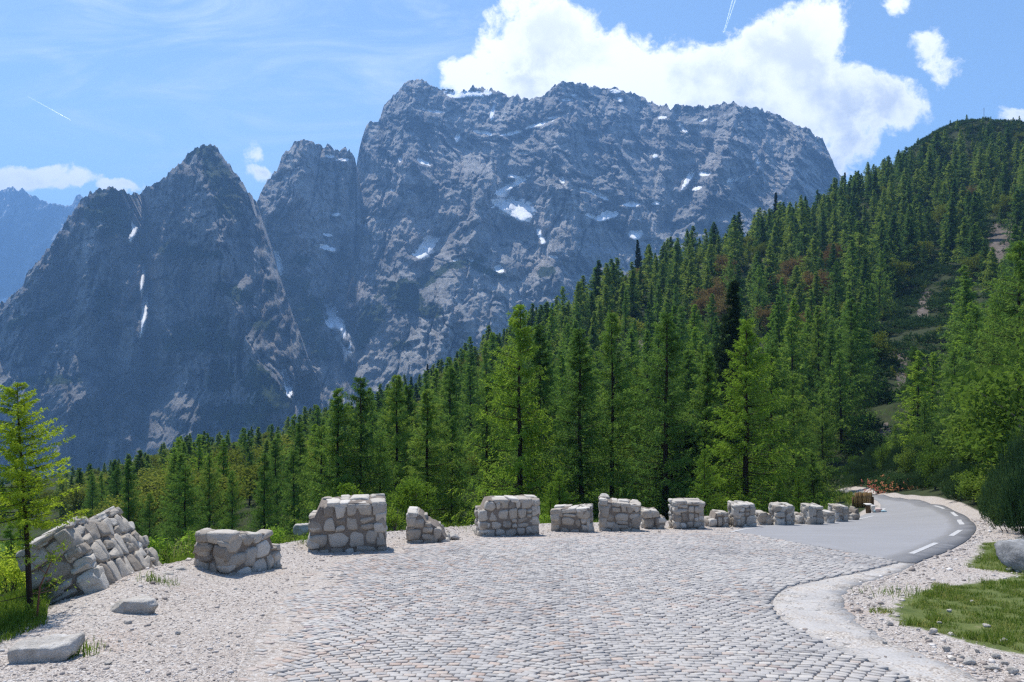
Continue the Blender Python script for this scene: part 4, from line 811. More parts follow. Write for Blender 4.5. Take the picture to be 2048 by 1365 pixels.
# hand-placed trees beyond the wall: px, top, distance, set, model, width factor, label
HEROES = [
    (1037, 606, 31, PHS, 0, 1.0, 'tallest bright green larch in the middle, behind the square wall block'),
    (1085, 648, 40, PH, 1, 1.0, 'dark larch half hidden right behind the tallest middle larch'),
    (975, 745, 36, PH, 2, .9, 'broad young larch left of the tallest middle larch'),
    (1166, 655, 32, PH, 1, 1.05, 'thin-crowned larch with long bare trunk between the low block and the capped block'),
    (1226, 622, 35, PH, 0, .9, 'slender larch directly behind the wall block with a stone on top'),
    (1327, 622, 30, PH, 0, 1.05, 'large dark-trunked larch left of the tidy rectangular wall block'),
    (1275, 735, 36, PH, 2, .85, 'shorter larch between the slender larch and the dark-trunked larch'),
    (1410, 700, 36, PH, 3, 1.1, 'narrow larch behind the small young larch by the wall'),
    (1492, 636, 31, PHS, 2, 1.15, 'big yellowish green larch with spreading boughs, right of the black spruce'),
    (1540, 690, 37, PH, 4, 1.0, 'broad larch at the right shoulder of the yellowish larch'),
    (718, 752, 33, PH, 0, .95, 'pointed larch left of centre, right one of the pair behind the largest wall block'),
    (674, 775, 32, PH, 1, 1.0, 'pointed larch left of centre, left one of the pair behind the largest wall block'),
    (640, 850, 38, PH, 2, 1.0, 'lower bushy larch at the left side of the left-centre pair'),
    (789, 748, 42, PH, 1, 1.0, 'larch standing above the yellow shrub'),
    (810, 768, 46, PH, 3, 1.0, 'slim larch just right of the one above the yellow shrub'),
    (857, 778, 36, PH, 1, 1.1, 'dark-stemmed larch between the yellow shrub and the tall middle larch'),
    (905, 830, 38, PH, 2, .95, 'low dense larch beside the dark-stemmed larch'),
    (760, 860, 34, PH, 4, .9, 'low spreading larch in front of the left-centre pair'),
    (530, 905, 36, PH, 2, .8, 'small larch behind the low stepped wall block'),
    (465, 940, 40, PH, 4, .8, 'small round-topped larch left of the low stepped wall block'),
    (368, 930, 30, PH, 4, .95, 'bushy larch right of the toppled wall section'),
    (418, 905, 46, PH, 2, .9, 'pointed larch behind the bushy larch near the toppled wall'),
    (300, 985, 42, PH, 4, .8, 'short larch showing just above the toppled wall section'),
    (590, 900, 44, PH, 0, 1.0, 'larch between the small one and the left-centre pair'),
    (235, 930, 62, PH, 2, .9, 'dark larch on the lower slope above the toppled wall'),
    (185, 950, 70, PH, 4, .9, 'larch on the lower slope right of the young yellow larch'),
    (1590, 745, 46, PH, 0, 1.05, 'larch at the right end of the tall row'),
    (1645, 780, 58, PH, 2, 1.0, 'larch behind the right end of the tall row, above the far wall blocks'),
    (1700, 620, 92, PH, 0, .95, 'pointed light green larch on the slope above the road bend'),
    (1660, 660, 88, PH, 1, 1.0, 'light green larch left of the pointed one above the road bend'),
    (1635, 610, 100, PH, 3, 1.0, 'slim larch high above the right end of the tall row'),
    (1614, 812, 60, PHS, 3, 1.0, 'small bright larch in front of the dark gully'),
    (1410, 898, 24, PHS, 4, 1.0, 'young bright larch standing right behind the tidy rectangular wall block'),
    (1560, 960, 29, PHS, 4, 1.2, 'low bright larch bush behind the far wall blocks'),
    (1627, 905, 34, PH, 3, 1.15, 'thin young larch behind the far wall blocks'),
    (1598, 945, 31, PHS, 4, .9, 'small bright larch beside the thin young larch'),
    (1120, 940, 27, PHS, 4, 1.1, 'low larch sapling behind the low wall block'),
    (1100, 965, 25, PHS, 4, 1.1, 'smallest larch sapling at the foot of the middle trees'),
    (1825, 692, 72, PH, 0, .9, 'flat-topped larch above the pale rock scar'),
    (1908, 700, 62, PH, 2, .85, 'dense larch in the middle of the right bank'),
    (1955, 740, 52, PH, 2, 1.0, 'wide larch right of the dense larch on the bank'),
    (1850, 800, 60, PH, 4, 1.0, 'low larch on the bank above the road bend'),
    (1790, 850, 64, PH, 4, .9, 'small larch at the left end of the right bank'),
    (2035, 480, 44, PH, 0, 1.1, 'tall larch cut by the right edge of the picture'),
    (1990, 610, 50, PH, 2, 1.0, 'larch left of the tall one at the right edge'),
    (2075, 560, 34, PH, 2, 1.1, 'larch outermost at the right edge, nearest the road'),
]
for px, top, d, ps, k, sxy, lab in HEROES:
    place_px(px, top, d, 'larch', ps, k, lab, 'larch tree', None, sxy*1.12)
for px, top, d, k, sxy, lab in [(1468, 560, 58, 0, 1.0, 'black-green spruce towering behind the yellowish larch'), (1345, 800, 36, 1, 1.6, 'dark spruce filling the gap right of the dark-trunked larch'), (1375, 850, 34, 0, 1.5, 'low dark spruce behind the young bright larch'), (1440, 820, 40, 1, 1.5, 'dark spruce left of the yellowish larch stem'),
        (855, 728, 225, 0, 1, 'slim dark spruce on the lower ridge against the cliff'), (1275, 480, 285, 0, .9, 'dark spruce on the ridge line left of the snow patch'), (1552, 385, 345, 1, .9, 'thin black spruce sticking out of the upper ridge'), (1690, 345, 385, 1, .9, 'black spruce at the top of the ridge where the cliff meets the sky'), (1540, 640, 140, 0, 1.0, 'dark spruce in the middle of the larch slope'), (1920, 420, 310, 0, .8, 'dark spruce high on the right slope')]:
    place_px(px, top, d, 'spruce', PS, k, lab, 'spruce tree', None, sxy)

# random forest on the slope
ENV = np.array([(-100, 960), (130, 940), (200, 918), (250, 915), (300, 880), (350, 878), (420, 850), (480, 856), (560, 845), (620, 810), (700, 800), (760, 760), (850, 745), (900, 700), (950, 655), (1000, 640), (1080, 600), (1130, 565), (1180, 530), (1240, 490), (1290, 470), (1340, 452), (1400, 448), (1460, 420), (1520, 400), (1600, 385), (1650, 368), (1700, 335), (1750, 320), (1800, 300), (1860, 262), (1900, 245), (1960, 232), (2048, 232), (2400, 200)], float)
def in_ell(px, py, lst): return any(((px-a)/rx)**2+((py-b)/ry)**2 < 1 for a, b, rx, ry in lst)
NOTREE = [(1885, 620, 85, 85), (1805, 720, 62, 120), (1930, 660, 75, 90), (2000, 510, 42, 60), (1765, 850, 52, 100), (1310, 665, 60, 30), (1500, 555, 50, 25), (1850, 800, 60, 80)]
BROWN = [(1200, 640, 24, 20), (1380, 640, 26, 20), (1660, 520, 30, 24), (1750, 470, 20, 18), (1450, 640, 40, 24), (1620, 650, 30, 40), (700, 860, 40, 18), (500, 900, 50, 20), (1600, 590, 50, 45), (1490, 580, 22, 40), (1570, 560, 30, 30), (1560, 680, 60, 40), (1270, 560, 25, 30), (1000, 660, 40, 20), (1440, 560, 20, 30), (1940, 390, 18, 20), (950, 740, 40, 40), (1130, 640, 30, 25)]
def forest():
    rng = np.random.default_rng(5); pts = []
    cell = {}
    def ok(x, y, md):
        k = (int(x//6), int(y//6))
        for a in (-1, 0, 1):
            for b in (-1, 0, 1):
                for (u, v) in cell.get((k[0]+a, k[1]+b), ()):
                    if (u-x)**2+(v-y)**2 < md*md: return False
        return True
    for x, y in TAKEN: cell.setdefault((int(x//6), int(y//6)), []).append((x, y))
    N = 26000; d = 34+np.sqrt(rng.random(N))*(430-34); px = rng.uniform(-160, 2200, N); x = (px-1024)/F*d; z = ground(x, d); e = edge_dist(x, d)
    onr = np.maximum(dist_poly(x, d, ASPH_POLY), -1e3)
    py = 682.5-(z-EYE)/d*F
    for i in range(N):
        if onr[i] > -3.5 or (e[i] < 3 and d[i] < 75 and px[i] < 1760): continue
        if in_ell(px[i], py[i], NOTREE): continue
        if px[i] < 170 and d[i] < 95: continue
        if px[i] > 1740 and d[i] < 75 and rng.random() < .8: continue
        md = 3.8 if d[i] < 120 else 5.8
        if in_ell(px[i], py[i], [(1870, 250, 260, 45)]): md = 7
        if not ok(x[i], d[i], md*rng.uniform(.8, 1.5)): continue
        cell.setdefault((int(x[i]//6), int(d[i]//6)), []).append((x[i], d[i]))
        pts.append((x[i], d[i], z[i], px[i], py[i]))
    # hidden behind nearer ground: cull with a horizon test in view space
    out = []
    for (x_, y_, z_, px_, py_) in pts:
        tt = np.linspace(.25, .97, 24); gz = ground(x_*tt, y_*tt, False)
        h = (6.5+12*rng.random()**.8)*(0.72 if y_ < 80 else 1.0)
        if in_ell(px_, py_, [(1870, 250, 260, 55)]): h *= rng.uniform(.45, .8)
        if px_ < 600 and y_ > 120: h *= .8
        ztop = z_+h; line = EYE+(ztop-EYE)*tt
        if (gz > line+0).any(): continue
        env = np.interp(px_, ENV[:, 0], ENV[:, 1])+rng.uniform(-4, 26); top = 682.5-(ztop-EYE)/y_*F
        if top < env:
            ztop = EYE-(env-682.5)/F*y_; h = ztop-z_
            if h < 4: 
                if h < 1.0: continue
                h = rng.uniform(3, 5)
        out.append((x_, y_, z_, px_, py_, h, rng.random(), rng.uniform(0, 6.28)))
    return out
FOREST = forest(); FOREST.sort(key=lambda a: -a[5]/a[1])
print('forest', len(FOREST))
merged = Geo(); mergedw = Geo(); nl = 0; cnt = dict(l=0, b=0, r=0)
def label_for(kind, x, y, px):
    side = 'lower left slope' if px < 620 else ('middle of the lower slope' if px < 1150 else ('slope behind the wall' if px < 1500 else ('slope above the road bend' if px < 1800 else 'right-hand bank')))
    return side
def add_copy(G_, GW, g, gw, x, y, z, s, rz, sxy, shift):
    c, sn = math.cos(rz), math.sin(rz); M = np.array([[c, -sn, 0], [sn, c, 0], [0, 0, 1]])*np.array([sxy*s, sxy*s, s])[None]
    for src, dst in ((g, G_), (gw, GW)):
        v = np.concatenate(src.v)@M.T+[x, y, z]; tn = np.clip(np.concatenate(src.tint)+shift, 0, 1)
        for f in (src.q, src.t):
            if f:
                ff = np.concatenate(f)+dst.n; (dst.q if ff.shape[1] == 4 else dst.t).append(ff)
        dst.v.append(v); dst.n += len(v); dst.tint.append(tn)
for (x, y, z, px, py, h, r_, rz) in FOREST:
    brown = in_ell(px, py-20, BROWN); leafy = (px < 700 and r_ < .36) or (not brown and r_ < .08) or (px < 1150 and r_ < .18)
    if (brown and r_ < .62) and cnt['r'] < 140:
        cnt['r'] += 1; plant('broadleaf_tree', PR[int(rz*10) % 3], (x, y, z-.2), h*.66, rz, 'rusty brown and olive leafed tree in the brownish clumps among the green larches', 'tree', 'rusty broadleaf trees', 1.05)
    elif leafy and cnt['b'] < 200:
        cnt['b'] += 1; plant('broadleaf_tree', PB[int(rz*10) % 3], (x, y, z-.2), h*(.8 if px < 700 else .66), rz, 'round yellow-green broadleaf tree among the larches on the '+label_for('b', x, y, px), 'tree', 'yellow-green broadleaf trees on the '+label_for('b', x, y, px), 1.35 if px < 700 else 1.1)
    elif nl < 245:
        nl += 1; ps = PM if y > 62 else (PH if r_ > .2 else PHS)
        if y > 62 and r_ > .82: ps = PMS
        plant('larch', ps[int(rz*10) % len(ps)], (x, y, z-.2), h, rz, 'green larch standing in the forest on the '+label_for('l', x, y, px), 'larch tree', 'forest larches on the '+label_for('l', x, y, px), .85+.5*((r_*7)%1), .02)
    else:
        k = int(rz*10) % 4; add_copy(merged, mergedw, LARCH_FAR[k][0], LARCH_FAR[k][1], x, y, z-.2, h, rz, .95+.5*((r_*7)%1), (r_-.5)*.9)
if merged.v:
    g = Geo(); nv = merged.n
    v = np.concatenate(merged.v+mergedw.v); fl = []
    tq = merged.t; qq = [f+nv for f in mergedw.q]
    me = mesh_np('forest', v, [np.concatenate(tq), np.concatenate(qq)], [M_LARCHF, M_BARK], False, dict(tint=np.concatenate(merged.tint+mergedw.tint)),
                 np.concatenate([np.zeros(sum(len(f) for f in tq), int), np.ones(sum(len(f) for f in qq), int)]))
    tag(link('forest', me), 'distant larch forest covering the upper slope', 'forest', None, 'stuff')
print('larch', nl, cnt)

# ------------------------------------------------------------------ stone work
def cubegrid(n):
    t = np.linspace(-1, 1, n+1); vs = []; fs = []; off = 0
    for ax in range(3):
        for sg in (-1, 1):
            A, B = np.meshgrid(t, t, indexing='ij'); C = np.full_like(A, sg); o = [None]*3; o[ax] = C; o[(ax+1) % 3] = A; o[(ax+2) % 3] = B
            vs.append(np.stack(o, -1).reshape(-1, 3)); i = np.arange((n+1)**2).reshape(n+1, n+1)+off
            f = np.stack([i[:-1, :-1], i[1:, :-1], i[1:, 1:], i[:-1, 1:]], -1).reshape(-1, 4); fs.append(f if sg > 0 else f[:, ::-1]); off += (n+1)**2
    v = np.concatenate(vs); f = np.concatenate(fs); key = np.round(v*1000).astype(int); _, first, inv = np.unique(key, axis=0, return_index=True, return_inverse=True); inv = inv.ravel()
    return v[first], inv[f]
CG = {n: cubegrid(n) for n in (3, 4, 5, 6, 8, 10, 14)}
def stone_geo(c, half, p=5, n=4, rough=.06, seed=0, skew=0.0, clip=0):
    v, f = CG[n]; r = (np.abs(v)**p).sum(1)**(1/p); q = v/r[:, None]; q = q*np.array([1+skew*q[:, 2], np.ones(len(q)), 1-skew*q[:, 0]*.6]).T
    if clip:
        rg = np.random.default_rng(seed+5)
        for kk in range(clip):
            a = math.pi/4+kk*math.pi/2+rg.normal(0, .35); nn = np.array([math.cos(a), rg.normal(0, .15), math.sin(a)]); nn /= np.linalg.norm(nn); s_ = np.maximum(q@nn-rg.uniform(1.0, 1.3), 0); q = q-s_[:, None]*nn
        for kk in range(3):
            nn = unit(np.array([rg.normal(0, .28), -1, rg.normal(0, .28)])); s_ = np.maximum(q@nn-rg.uniform(.92, 1.03), 0); q = q-s_[:, None]*nn
    k = seed*3.17; nz = fbm(q[:, 0]*1.3+k, q[:, 1]*1.3+k*.7, q[:, 2]*1.3, o=3, seed=seed % 97, g=.6)
    q = q*(1+rough*2.2*nz)[:, None]; return q*np.asarray(half)+np.asarray(c), f
def wall_mat():
    def fn(t):
        p = t.objc(); n = t.noise(p, 9, 8, 0.7); m = t.noise(p, 45, 6, 0.75); tint = t.attr('tint'); mo = t.ss(tint, -0.2, -0.1)
        st = t.ramp(t.math('ADD', t.math('MULTIPLY', tint, .7), t.math('MULTIPLY', n, .3)), [(0.15, (0.23, 0.20, 0.17)), (0.4, (0.37, 0.33, 0.28)), (0.62, (0.47, 0.435, 0.385)), (0.85, (0.60, 0.57, 0.52))])
        st = t.mix(t.math('MULTIPLY', t.ss(t.noise(p, 16, 6, .7), .55, .72), .6), st, (0.17, 0.15, 0.14))
        st = t.mix(t.math('MULTIPLY', t.ss(m, .5, .7), .45), st, (0.62, 0.60, 0.57))
        mt = t.ramp(m, [(0.3, (0.12, 0.103, 0.088)), (0.7, (0.31, 0.27, 0.235))])
        c = t.mix(mo, mt, st)
        return principled(t, c, 0.95, t.bump(t.math('ADD', t.math('MULTIPLY', n, .6), t.math('MULTIPLY', m, .4)), 0.85, 0.03), 0.1)
    return material('rubble_masonry', fn)
M_WALL = wall_mat()
def masonry(L, T, prof, seed, course=(.17, .32), wid=(.15, .4), n=4, base=0.0):
    """wall section in its own frame: x along, y depth (front at 0), z up; prof = [(x fraction, height)]"""
    rng = np.random.default_rng(seed); g = Geo(); H = max(h for _, h in prof); hf = lambda s: np.interp(np.asarray(s)/L, [a for a, _ in prof], [b for _, b in prof])
    # mortar core
    v, f = CG[14]; q = v.copy(); s = (q[:, 0]*.5+.5)*L; top = hf(s)-.02
    x = s+np.sign(q[:, 0])*-.03*(np.abs(q[:, 0]) > .99); y = (q[:, 1]*.5+.5)*(T-.06)+.03; z = -0.35+(q[:, 2]*.5+.5)*(top+.35)
    nz = fbm(x*5, y*5+seed, z*5, o=4, seed=seed % 50, g=.6); y = y+np.where(q[:, 1] < -.99, -1, np.where(q[:, 1] > .99, 1, 0))*nz*.035; z = z+(q[:, 2] > .99)*(nz*.06); x = x+np.where(q[:, 0] < -.99, -1, np.where(q[:, 0] > .99, 1, 0))*nz*.04
    g.add(np.column_stack([x, y, z]), f, -1.0)
    def face(length, place, hfun, sd):
        z = -.12
        while z < H:
            hc = rng.uniform(*course); s = -rng.uniform(0, .05)
            while s < length-.03:
                wd = rng.uniform(*wid)
                if rng.random() < .14: wd *= 1.5
                if s+wd > length-.08: wd = length-s+.0
                c = s+wd/2; ht = float(hfun(min(max(c, 0), length))); zz0, zz1 = z+rng.uniform(-.02, .02), z+hc+rng.uniform(-.03, .03)
                tall = zz0 < .0 and rng.random() < .2
                if tall: zz1 += hc*.5
                if zz0 < ht-.05:
                    zz1 = min(zz1, ht+rng.uniform(-.015, .02)); hz = (zz1-zz0)/2
                    if hz > .035:
                        splits = 2 if (hz > .11 and rng.random() < .2) else 1
                        for k in range(splits):
                            a = zz0+(zz1-zz0)*k/splits; b = zz0+(zz1-zz0)*(k+1)/splits
                            dep = rng.uniform(.09, .14); half = np.array([wd/2-.011, dep, (b-a)/2-.010]); cv, cf = stone_geo((0, 0, 0), half, rng.uniform(7, 16), max(n, 5), rng.uniform(.03, .08), int(rng.integers(1e5)), rng.uniform(-.2, .2), 4)
                            an = rng.normal(0, .10); ca, sa = math.cos(an), math.sin(an); cv = cv@np.array([[ca, 0, sa], [0, 1, 0], [-sa, 0, ca]])
                            g.add(place(cv, c, dep-.014+rng.uniform(-.022, .016), (a+b)/2), cf, np.clip(rng.normal(.5, .22), 0, 1))
                s += wd
            z += hc
    face(L, lambda v, c, d, z: v+[c, d, z], hf, 0)
    face(L, lambda v, c, d, z: v*[1, -1, 1]+[c, T-d, z], hf, 1)
    face(T, lambda v, c, d, z: np.column_stack([-v[:, 1]+L-d, v[:, 0]+c, v[:, 2]+z]), lambda c: hf(L*.95), 2)
    face(T, lambda v, c, d, z: np.column_stack([v[:, 1]+d, v[:, 0]+c, v[:, 2]+z]), lambda c: hf(L*.05), 3)
    s = 0.0        # cap stones
    while s < L-.04:
        wd = min(rng.uniform(.16, .42), L-s); y0 = 0.0
        while y0 < T-.05:
            dp = min(rng.uniform(.2, .36), T-y0); h0 = float(hf(s+wd/2)); sl = float(hf(min(s+wd, L))-hf(s))/max(wd, .05)
            if abs(sl) < .3:
                cv, cf = stone_geo((0, 0, 0), (wd/2-.006, dp/2-.004, .05), 9, max(n, 5), .07, int(rng.integers(1e5)), rng.uniform(-.2, .2)); cv = cv@np.array([[1, rng.normal(0, .12), 0], [rng.normal(0, .12), 1, 0], [0, 0, 1]]); cv[:, 2] += cv[:, 0]*sl
                g.add(cv+[s+wd/2, y0+dp/2, h0-.04+rng.uniform(-.03, .02)], cf, np.clip(rng.normal(.72, .15), 0, 1))
            y0 += dp
        s += wd
    return g
def flip_fix(f): return f
def wall_px(pL, pR, topL, topR, T, prof, seed, label, group=None, n=4, **k):
    """prof: fractions of the height between the front foot and the top line"""
    A = G(*pL, up=.14); B = G(*pR, up=.14)
    if pL[0] > 1340:      # far blocks turn their short ends to the road
        B = np.array([(pR[0]-1024)/F*A[1], A[1]+.10, A[2]])
    u_ = unit(B-A); A = A+u_*.045; B = B-u_*.045
    d = (B-A)[:2]; L = float(np.hypot(*d)); a = d/L
    zl = EYE-(topL-682.5)/F*(A[1]+T*.9)-.02; zr = EYE-(topR-682.5)/F*(B[1]+T*.9)-.02; z0 = min(A[2], B[2])-.10
    pr = [(u, ((zl+(zr-zl)*u)-z0)*h) for u, h in prof]
    g = masonry(L, T, pr, seed, n=n, **k); me = g.mesh('wall_section', [M_WALL], False)
    o = link('wall_section', me, None, (A[0], A[1], z0), (0, 0, math.atan2(a[1], a[0]))); tag(o, label, 'stone wall', group or 'broken stone wall sections along the outer road edge'); return o
FULL = [(0, 1), (1, 1)]
WALLS = [
    ((452, 1136), (566, 1118), 1044, 1046, .62, [(0, .42), (.0, .45), (.02, .98), (.12, 1), (.78, 1.0), (.82, .70), (1, .68)], 'low stepped wall block with flat cap and fallen left corner, second from the left', dict(course=(.18, .3))),
    ((612, 1094), (777, 1088), 990, 989, .75, [(0, .72), (.10, .74), (.12, .96), (.5, 1), (1, 1)], 'largest wall block, wide and square with a ledge at its left end', dict(course=(.2, .34), wid=(.2, .42))),
    ((810, 1074), (905, 1073), 1013, 1020, .6, [(0, 1), (.34, 1), (.4, .8), (.7, .66), (.95, .15), (1, .1)], 'collapsed low wall stump with flat slab on top and rubble at its right side', {}),
    ((957, 1062), (1083, 1060), 990, 989, .55, [(0, .76), (.11, .78), (.14, 1), (1, 1)], 'square wall block with neat coursed stones and a notched upper left corner', dict(course=(.19, .27), wid=(.13, .3))),
    ((1099, 1053), (1182, 1055), 1010, 1007, .5, FULL, 'low knee-high wall block between two taller ones, right of the neat square block', dict(wid=(.12, .4))),
    ((1196, 1052), (1284, 1053), 990, 999, .6, [(0, 1.0), (.15, 1.02), (.2, .97), (1, .98)], 'tall rounded wall block with one loose stone lying on its top left', dict(course=(.2, .36))),
    ((1285, 1049), (1334, 1049), 1013, 1015, .45, [(0, 1), (.7, 1), (.75, .72), (1, .7)], 'small low wall remnant leaning on the tall rounded block', {}),
    ((1346, 1049), (1414, 1048), 996, 996, .5, FULL, 'tidy rectangular wall block standing near the start of the asphalt', dict(course=(.17, .26), wid=(.13, .28))),
    ((1416, 1046), (1463, 1047), 1018, 1019, .45, [(0, .6), (.3, .64), (.34, 1), (1, .98)], 'small stepped wall remnant right of the tidy rectangular block', {}),
    ((1466, 1046), (1517, 1044), 1001, 1003, .5, FULL, 'dark square wall block at the corner of the asphalt', dict(wid=(.12, .25))),
    ((1518, 1042), (1552, 1043), 1019, 1022, .4, [(0, 1), (.6, 1), (.7, .8), (1, .78)], 'low broken wall piece between the first and second dark square blocks', {}),
    ((1552, 1043), (1595, 1042), 1004, 1005, .5, FULL, 'second dark square wall block beside the asphalt', dict(wid=(.12, .25))),
    ((1597, 1041), (1622, 1041), 1021, 1023, .4, [(0, .9), (.5, 1), (1, .6)], 'heap-like wall remnant between the second and third dark square blocks', {}),
    ((1616, 1042), (1652, 1041), 1005, 1006, .5, FULL, 'third dark square wall block beside the asphalt', dict(wid=(.12, .25))),
    ((1653, 1040), (1676, 1038), 1019, 1019, .4, FULL, 'narrow low wall piece between the third and fourth dark blocks', {}),
    ((1671, 1037), (1702, 1036), 1006, 1007, .5, FULL, 'fourth dark square wall block, last full block of the row', dict(wid=(.12, .25))),
    ((1704, 1034), (1724, 1032), 1015, 1011, .4, [(0, .5), (.35, .6), (.5, .95), (.9, 1), (1, .5)], 'last little triangular wall remnant at the far end of the row', {})]
for i, (pl, pr, tl, tr, T, prof, lab, kw) in enumerate(WALLS): wall_px(pl, pr, tl, tr, T, prof, 40+i, lab, **kw)

def toppled():
    A = G(236, 1200); B = G(338, 1136); d = (B-A)[:2]; L = float(np.hypot(*d)); a3 = unit(B-A); side = unit(np.cross([0, 0, 1.], a3)); up = unit(np.cross(a3, side)); th = R(29)
    z = up*math.cos(th)+side*math.sin(th); y = unit(np.cross(z, a3))
    g = masonry(L, .62, [(0, 1.12), (.12, 1.2), (.35, 1.17), (.8, 1.26), (.86, 1.12), (.93, .8), (1, .62)], 77, course=(.2, .34), wid=(.22, .42), n=8)
    M = Matrix([[a3[i], y[i], z[i], A[i]-(.05 if i == 2 else 0)+side[i]*.05] for i in range(3)]+[[0, 0, 0, 1]])
    o = link('wall_section', g.mesh('wall_section', [M_WALL])); o.matrix_world = M
    tag(o, 'big toppled wall section leaning outwards at the left, its rows of stones tilted into the sun', 'stone wall', 'broken stone wall sections along the outer road edge')
toppled()

def rock_mat_small():
    def fn(t):
        p = t.objc(); n = t.noise(p, 6, 8, 0.7); m = t.noise(p, 40, 6, 0.7); oi = t.node('ShaderNodeObjectInfo').outputs['Random']
        c = t.ramp(n, [(0.3, (0.33, 0.305, 0.27)), (0.5, (0.50, 0.475, 0.44)), (0.7, (0.68, 0.665, 0.64))]); c = t.mix(t.math('MULTIPLY', oi, .35), c, (0.38, 0.33, 0.28))
        c = t.mix(t.math('MULTIPLY', t.ss(m, .55, .75), .5), c, (0.22, 0.21, 0.20))
        return principled(t, c, 0.9, t.bump(t.math('ADD', n, m), 0.9, 0.025), 0.1)
    return material('loose_limestone', fn)
def boulder_mat():
    def fn(t):
        p = t.objc(); n = t.noise(p, 4, 8, 0.72); m = t.noise(p, 30, 6, 0.7)
        c = t.ramp(n, [(0.3, (0.10, 0.105, 0.11)), (0.5, (0.22, 0.225, 0.23)), (0.7, (0.40, 0.41, 0.42))]); c = t.mix(t.math('MULTIPLY', t.ss(m, .5, .7), .35), c, (0.5, 0.5, 0.5))
        return principled(t, c, 0.85, t.bump(t.math('ADD', n, m), 0.6, 0.04), 0.2)
    return material('grey_boulder', fn)
M_ROCK = rock_mat_small(); M_BOULDER = boulder_mat()
def rock_geo(half, seed, n=10, planes=11, rough=.10):
    rng = np.random.default_rng(seed); v, f = CG[n]; q = unit(v); N = unit(rng.normal(size=(planes, 3))); N = np.vstack([N, [[0, 0, 1], [0, 0, -1]]]); c = rng.uniform(.62, .95, planes+2)
    dt = q@N.T; rr = np.where(dt > .05, c[None]/np.maximum(dt, .05), 9).min(1); rr = np.minimum(rr, 1.25); q = q*rr[:, None]; q *= (1+rough*fbm(q[:, 0]*3+seed, q[:, 1]*3, q[:, 2]*3, o=4, seed=seed % 77, g=.6))[:, None]
    return q*np.asarray(half), f
def rock_px(px, py, wpx, hpx, label, seed, depth=None, mat=None, rz=None, sink=.25, n=10, cat='stone', group=None, tilt=0, name='stone'):
    p = G(px, py); d = p[1]; hw = wpx/2/F*d; hh = hpx/2/F*d; v, f = rock_geo((hw, depth or hw*.7, hh*1.15), seed, n)
    e = float(edge_dist(np.array([p[0]]), np.array([p[1]]))[0])
    o = link(name, mesh_np(name, v, f, [mat or M_ROCK]), None, (p[0], p[1]+(depth or hw*.7)*.6, p[2]+hh*(1-sink)), (tilt, RNG.uniform(-.1, .1), RNG.uniform(-.3, .3) if rz is None else rz)); tag(o, label, cat, group); return o
p = G(72, 1326); v, f = stone_geo((0, 0, 0), (.225, .14, .075), 12, 14, .04, 5, .12); v[:, 0] *= 1-1.1*v[:, 2]; v[:, 1] += v[:, 0]*.12; v[:, 2] += .025*fbm(v[:, 0]*9, v[:, 1]*9, o=3, seed=5)
tag(link('stone', mesh_np('stone', v, f, [M_ROCK]), None, (p[0], p[1]+.14, p[2]+.045), (-.02, -.03, .1)), 'long pale slab of rock lying by itself in the bottom left corner', 'stone')
rock_px(248, 1236, 92, 36, 'flat buff rock on the gravel just right of the toppled wall section', 8, .2, rz=.35, n=14, tilt=-.2)
rock_px(334, 1170, 40, 26, 'lumpy rock at the far foot of the toppled wall section, nearer of two', 12, rz=.5)
rock_px(357, 1160, 34, 26, 'lumpy rock at the far foot of the toppled wall section, farther of two', 13, rz=.5)
rock_px(253, 1252, 20, 12, 'small pale stone lying just in front of the flat buff rock', 15)
rock_px(180, 1245, 22, 14, 'fist-sized pale stone in the shade below the toppled wall section', 16)
rock_px(403, 1112, 50, 22, 'flat stone embedded at the left foot of the low stepped block', 17, sink=.5)
rock_px(428, 1128, 20, 30, 'upright stone at the left corner of the low stepped block', 18)
rock_px(603, 1072, 30, 26, 'squarish rock at the left foot of the largest wall block', 19)
rock_px(881, 1080, 20, 34, 'upright oval stone leaning on the collapsed wall stump', 21)
rock_px(904, 1080, 26, 16, 'rounded stone lying at the right foot of the collapsed wall stump', 22)
rock_px(2078, 1148, 64, 60, 'big grey boulder on the grass at the right edge of the picture', 33, .42, M_BOULDER, n=14, cat='boulder', name='boulder')
rock_px(2020, 1144, 14, 8, 'small dark stone in the grass left of the boulder', 34, mat=M_BOULDER); rock_px(2046, 1146, 18, 9, 'small pale stone in the grass below the boulder', 35)
for i, (px, py, w_, h_) in enumerate([(1780, 1252, 14, 10), (1868, 1270, 18, 12), (1856, 1282, 12, 8), (1894, 1304, 18, 14), (1942, 1330, 26, 14), (1925, 1318, 12, 8), (1995, 1318, 16, 12), (1990, 1342, 30, 10), (1770, 1290, 10, 8), (1838, 1262, 9, 7), (1908, 1322, 14, 8), (2030, 1350, 26, 14), (1956, 1306, 11, 8), (2012, 1330, 14, 9), (1760, 1262, 10, 6), (1795, 1180, 12, 5), (1742, 1198, 10, 5), (1900, 1225, 12, 6), (1975, 1255, 14, 7), (1945, 1205, 10, 5), (2010, 1285, 16, 8), (1880, 1248, 10, 5),
        (238, 1285, 10, 6), (355, 1270, 10, 7), (300, 1290, 8, 5), (150, 1290, 14, 8), (420, 1185, 8, 4), (215, 1330, 14, 7), (330, 1205, 10, 5), (470, 1180, 7, 4), (575, 1110, 9, 4), (635, 1108, 10, 5), (700, 1102, 8, 4), (1000, 1066, 7, 3), (1600, 1044, 8, 5), (1300, 1056, 6, 3)]):
    rock_px(px, py, w_, h_, 'small loose limestone piece lying on the %s gravel strip' % ('right' if px > 1650 else ('left' if px < 560 else 'wall-side')), 50+i, n=4, group='small loose stones on the %s gravel strip' % ('right' if px > 1650 else ('left' if px < 560 else 'wall-side')))
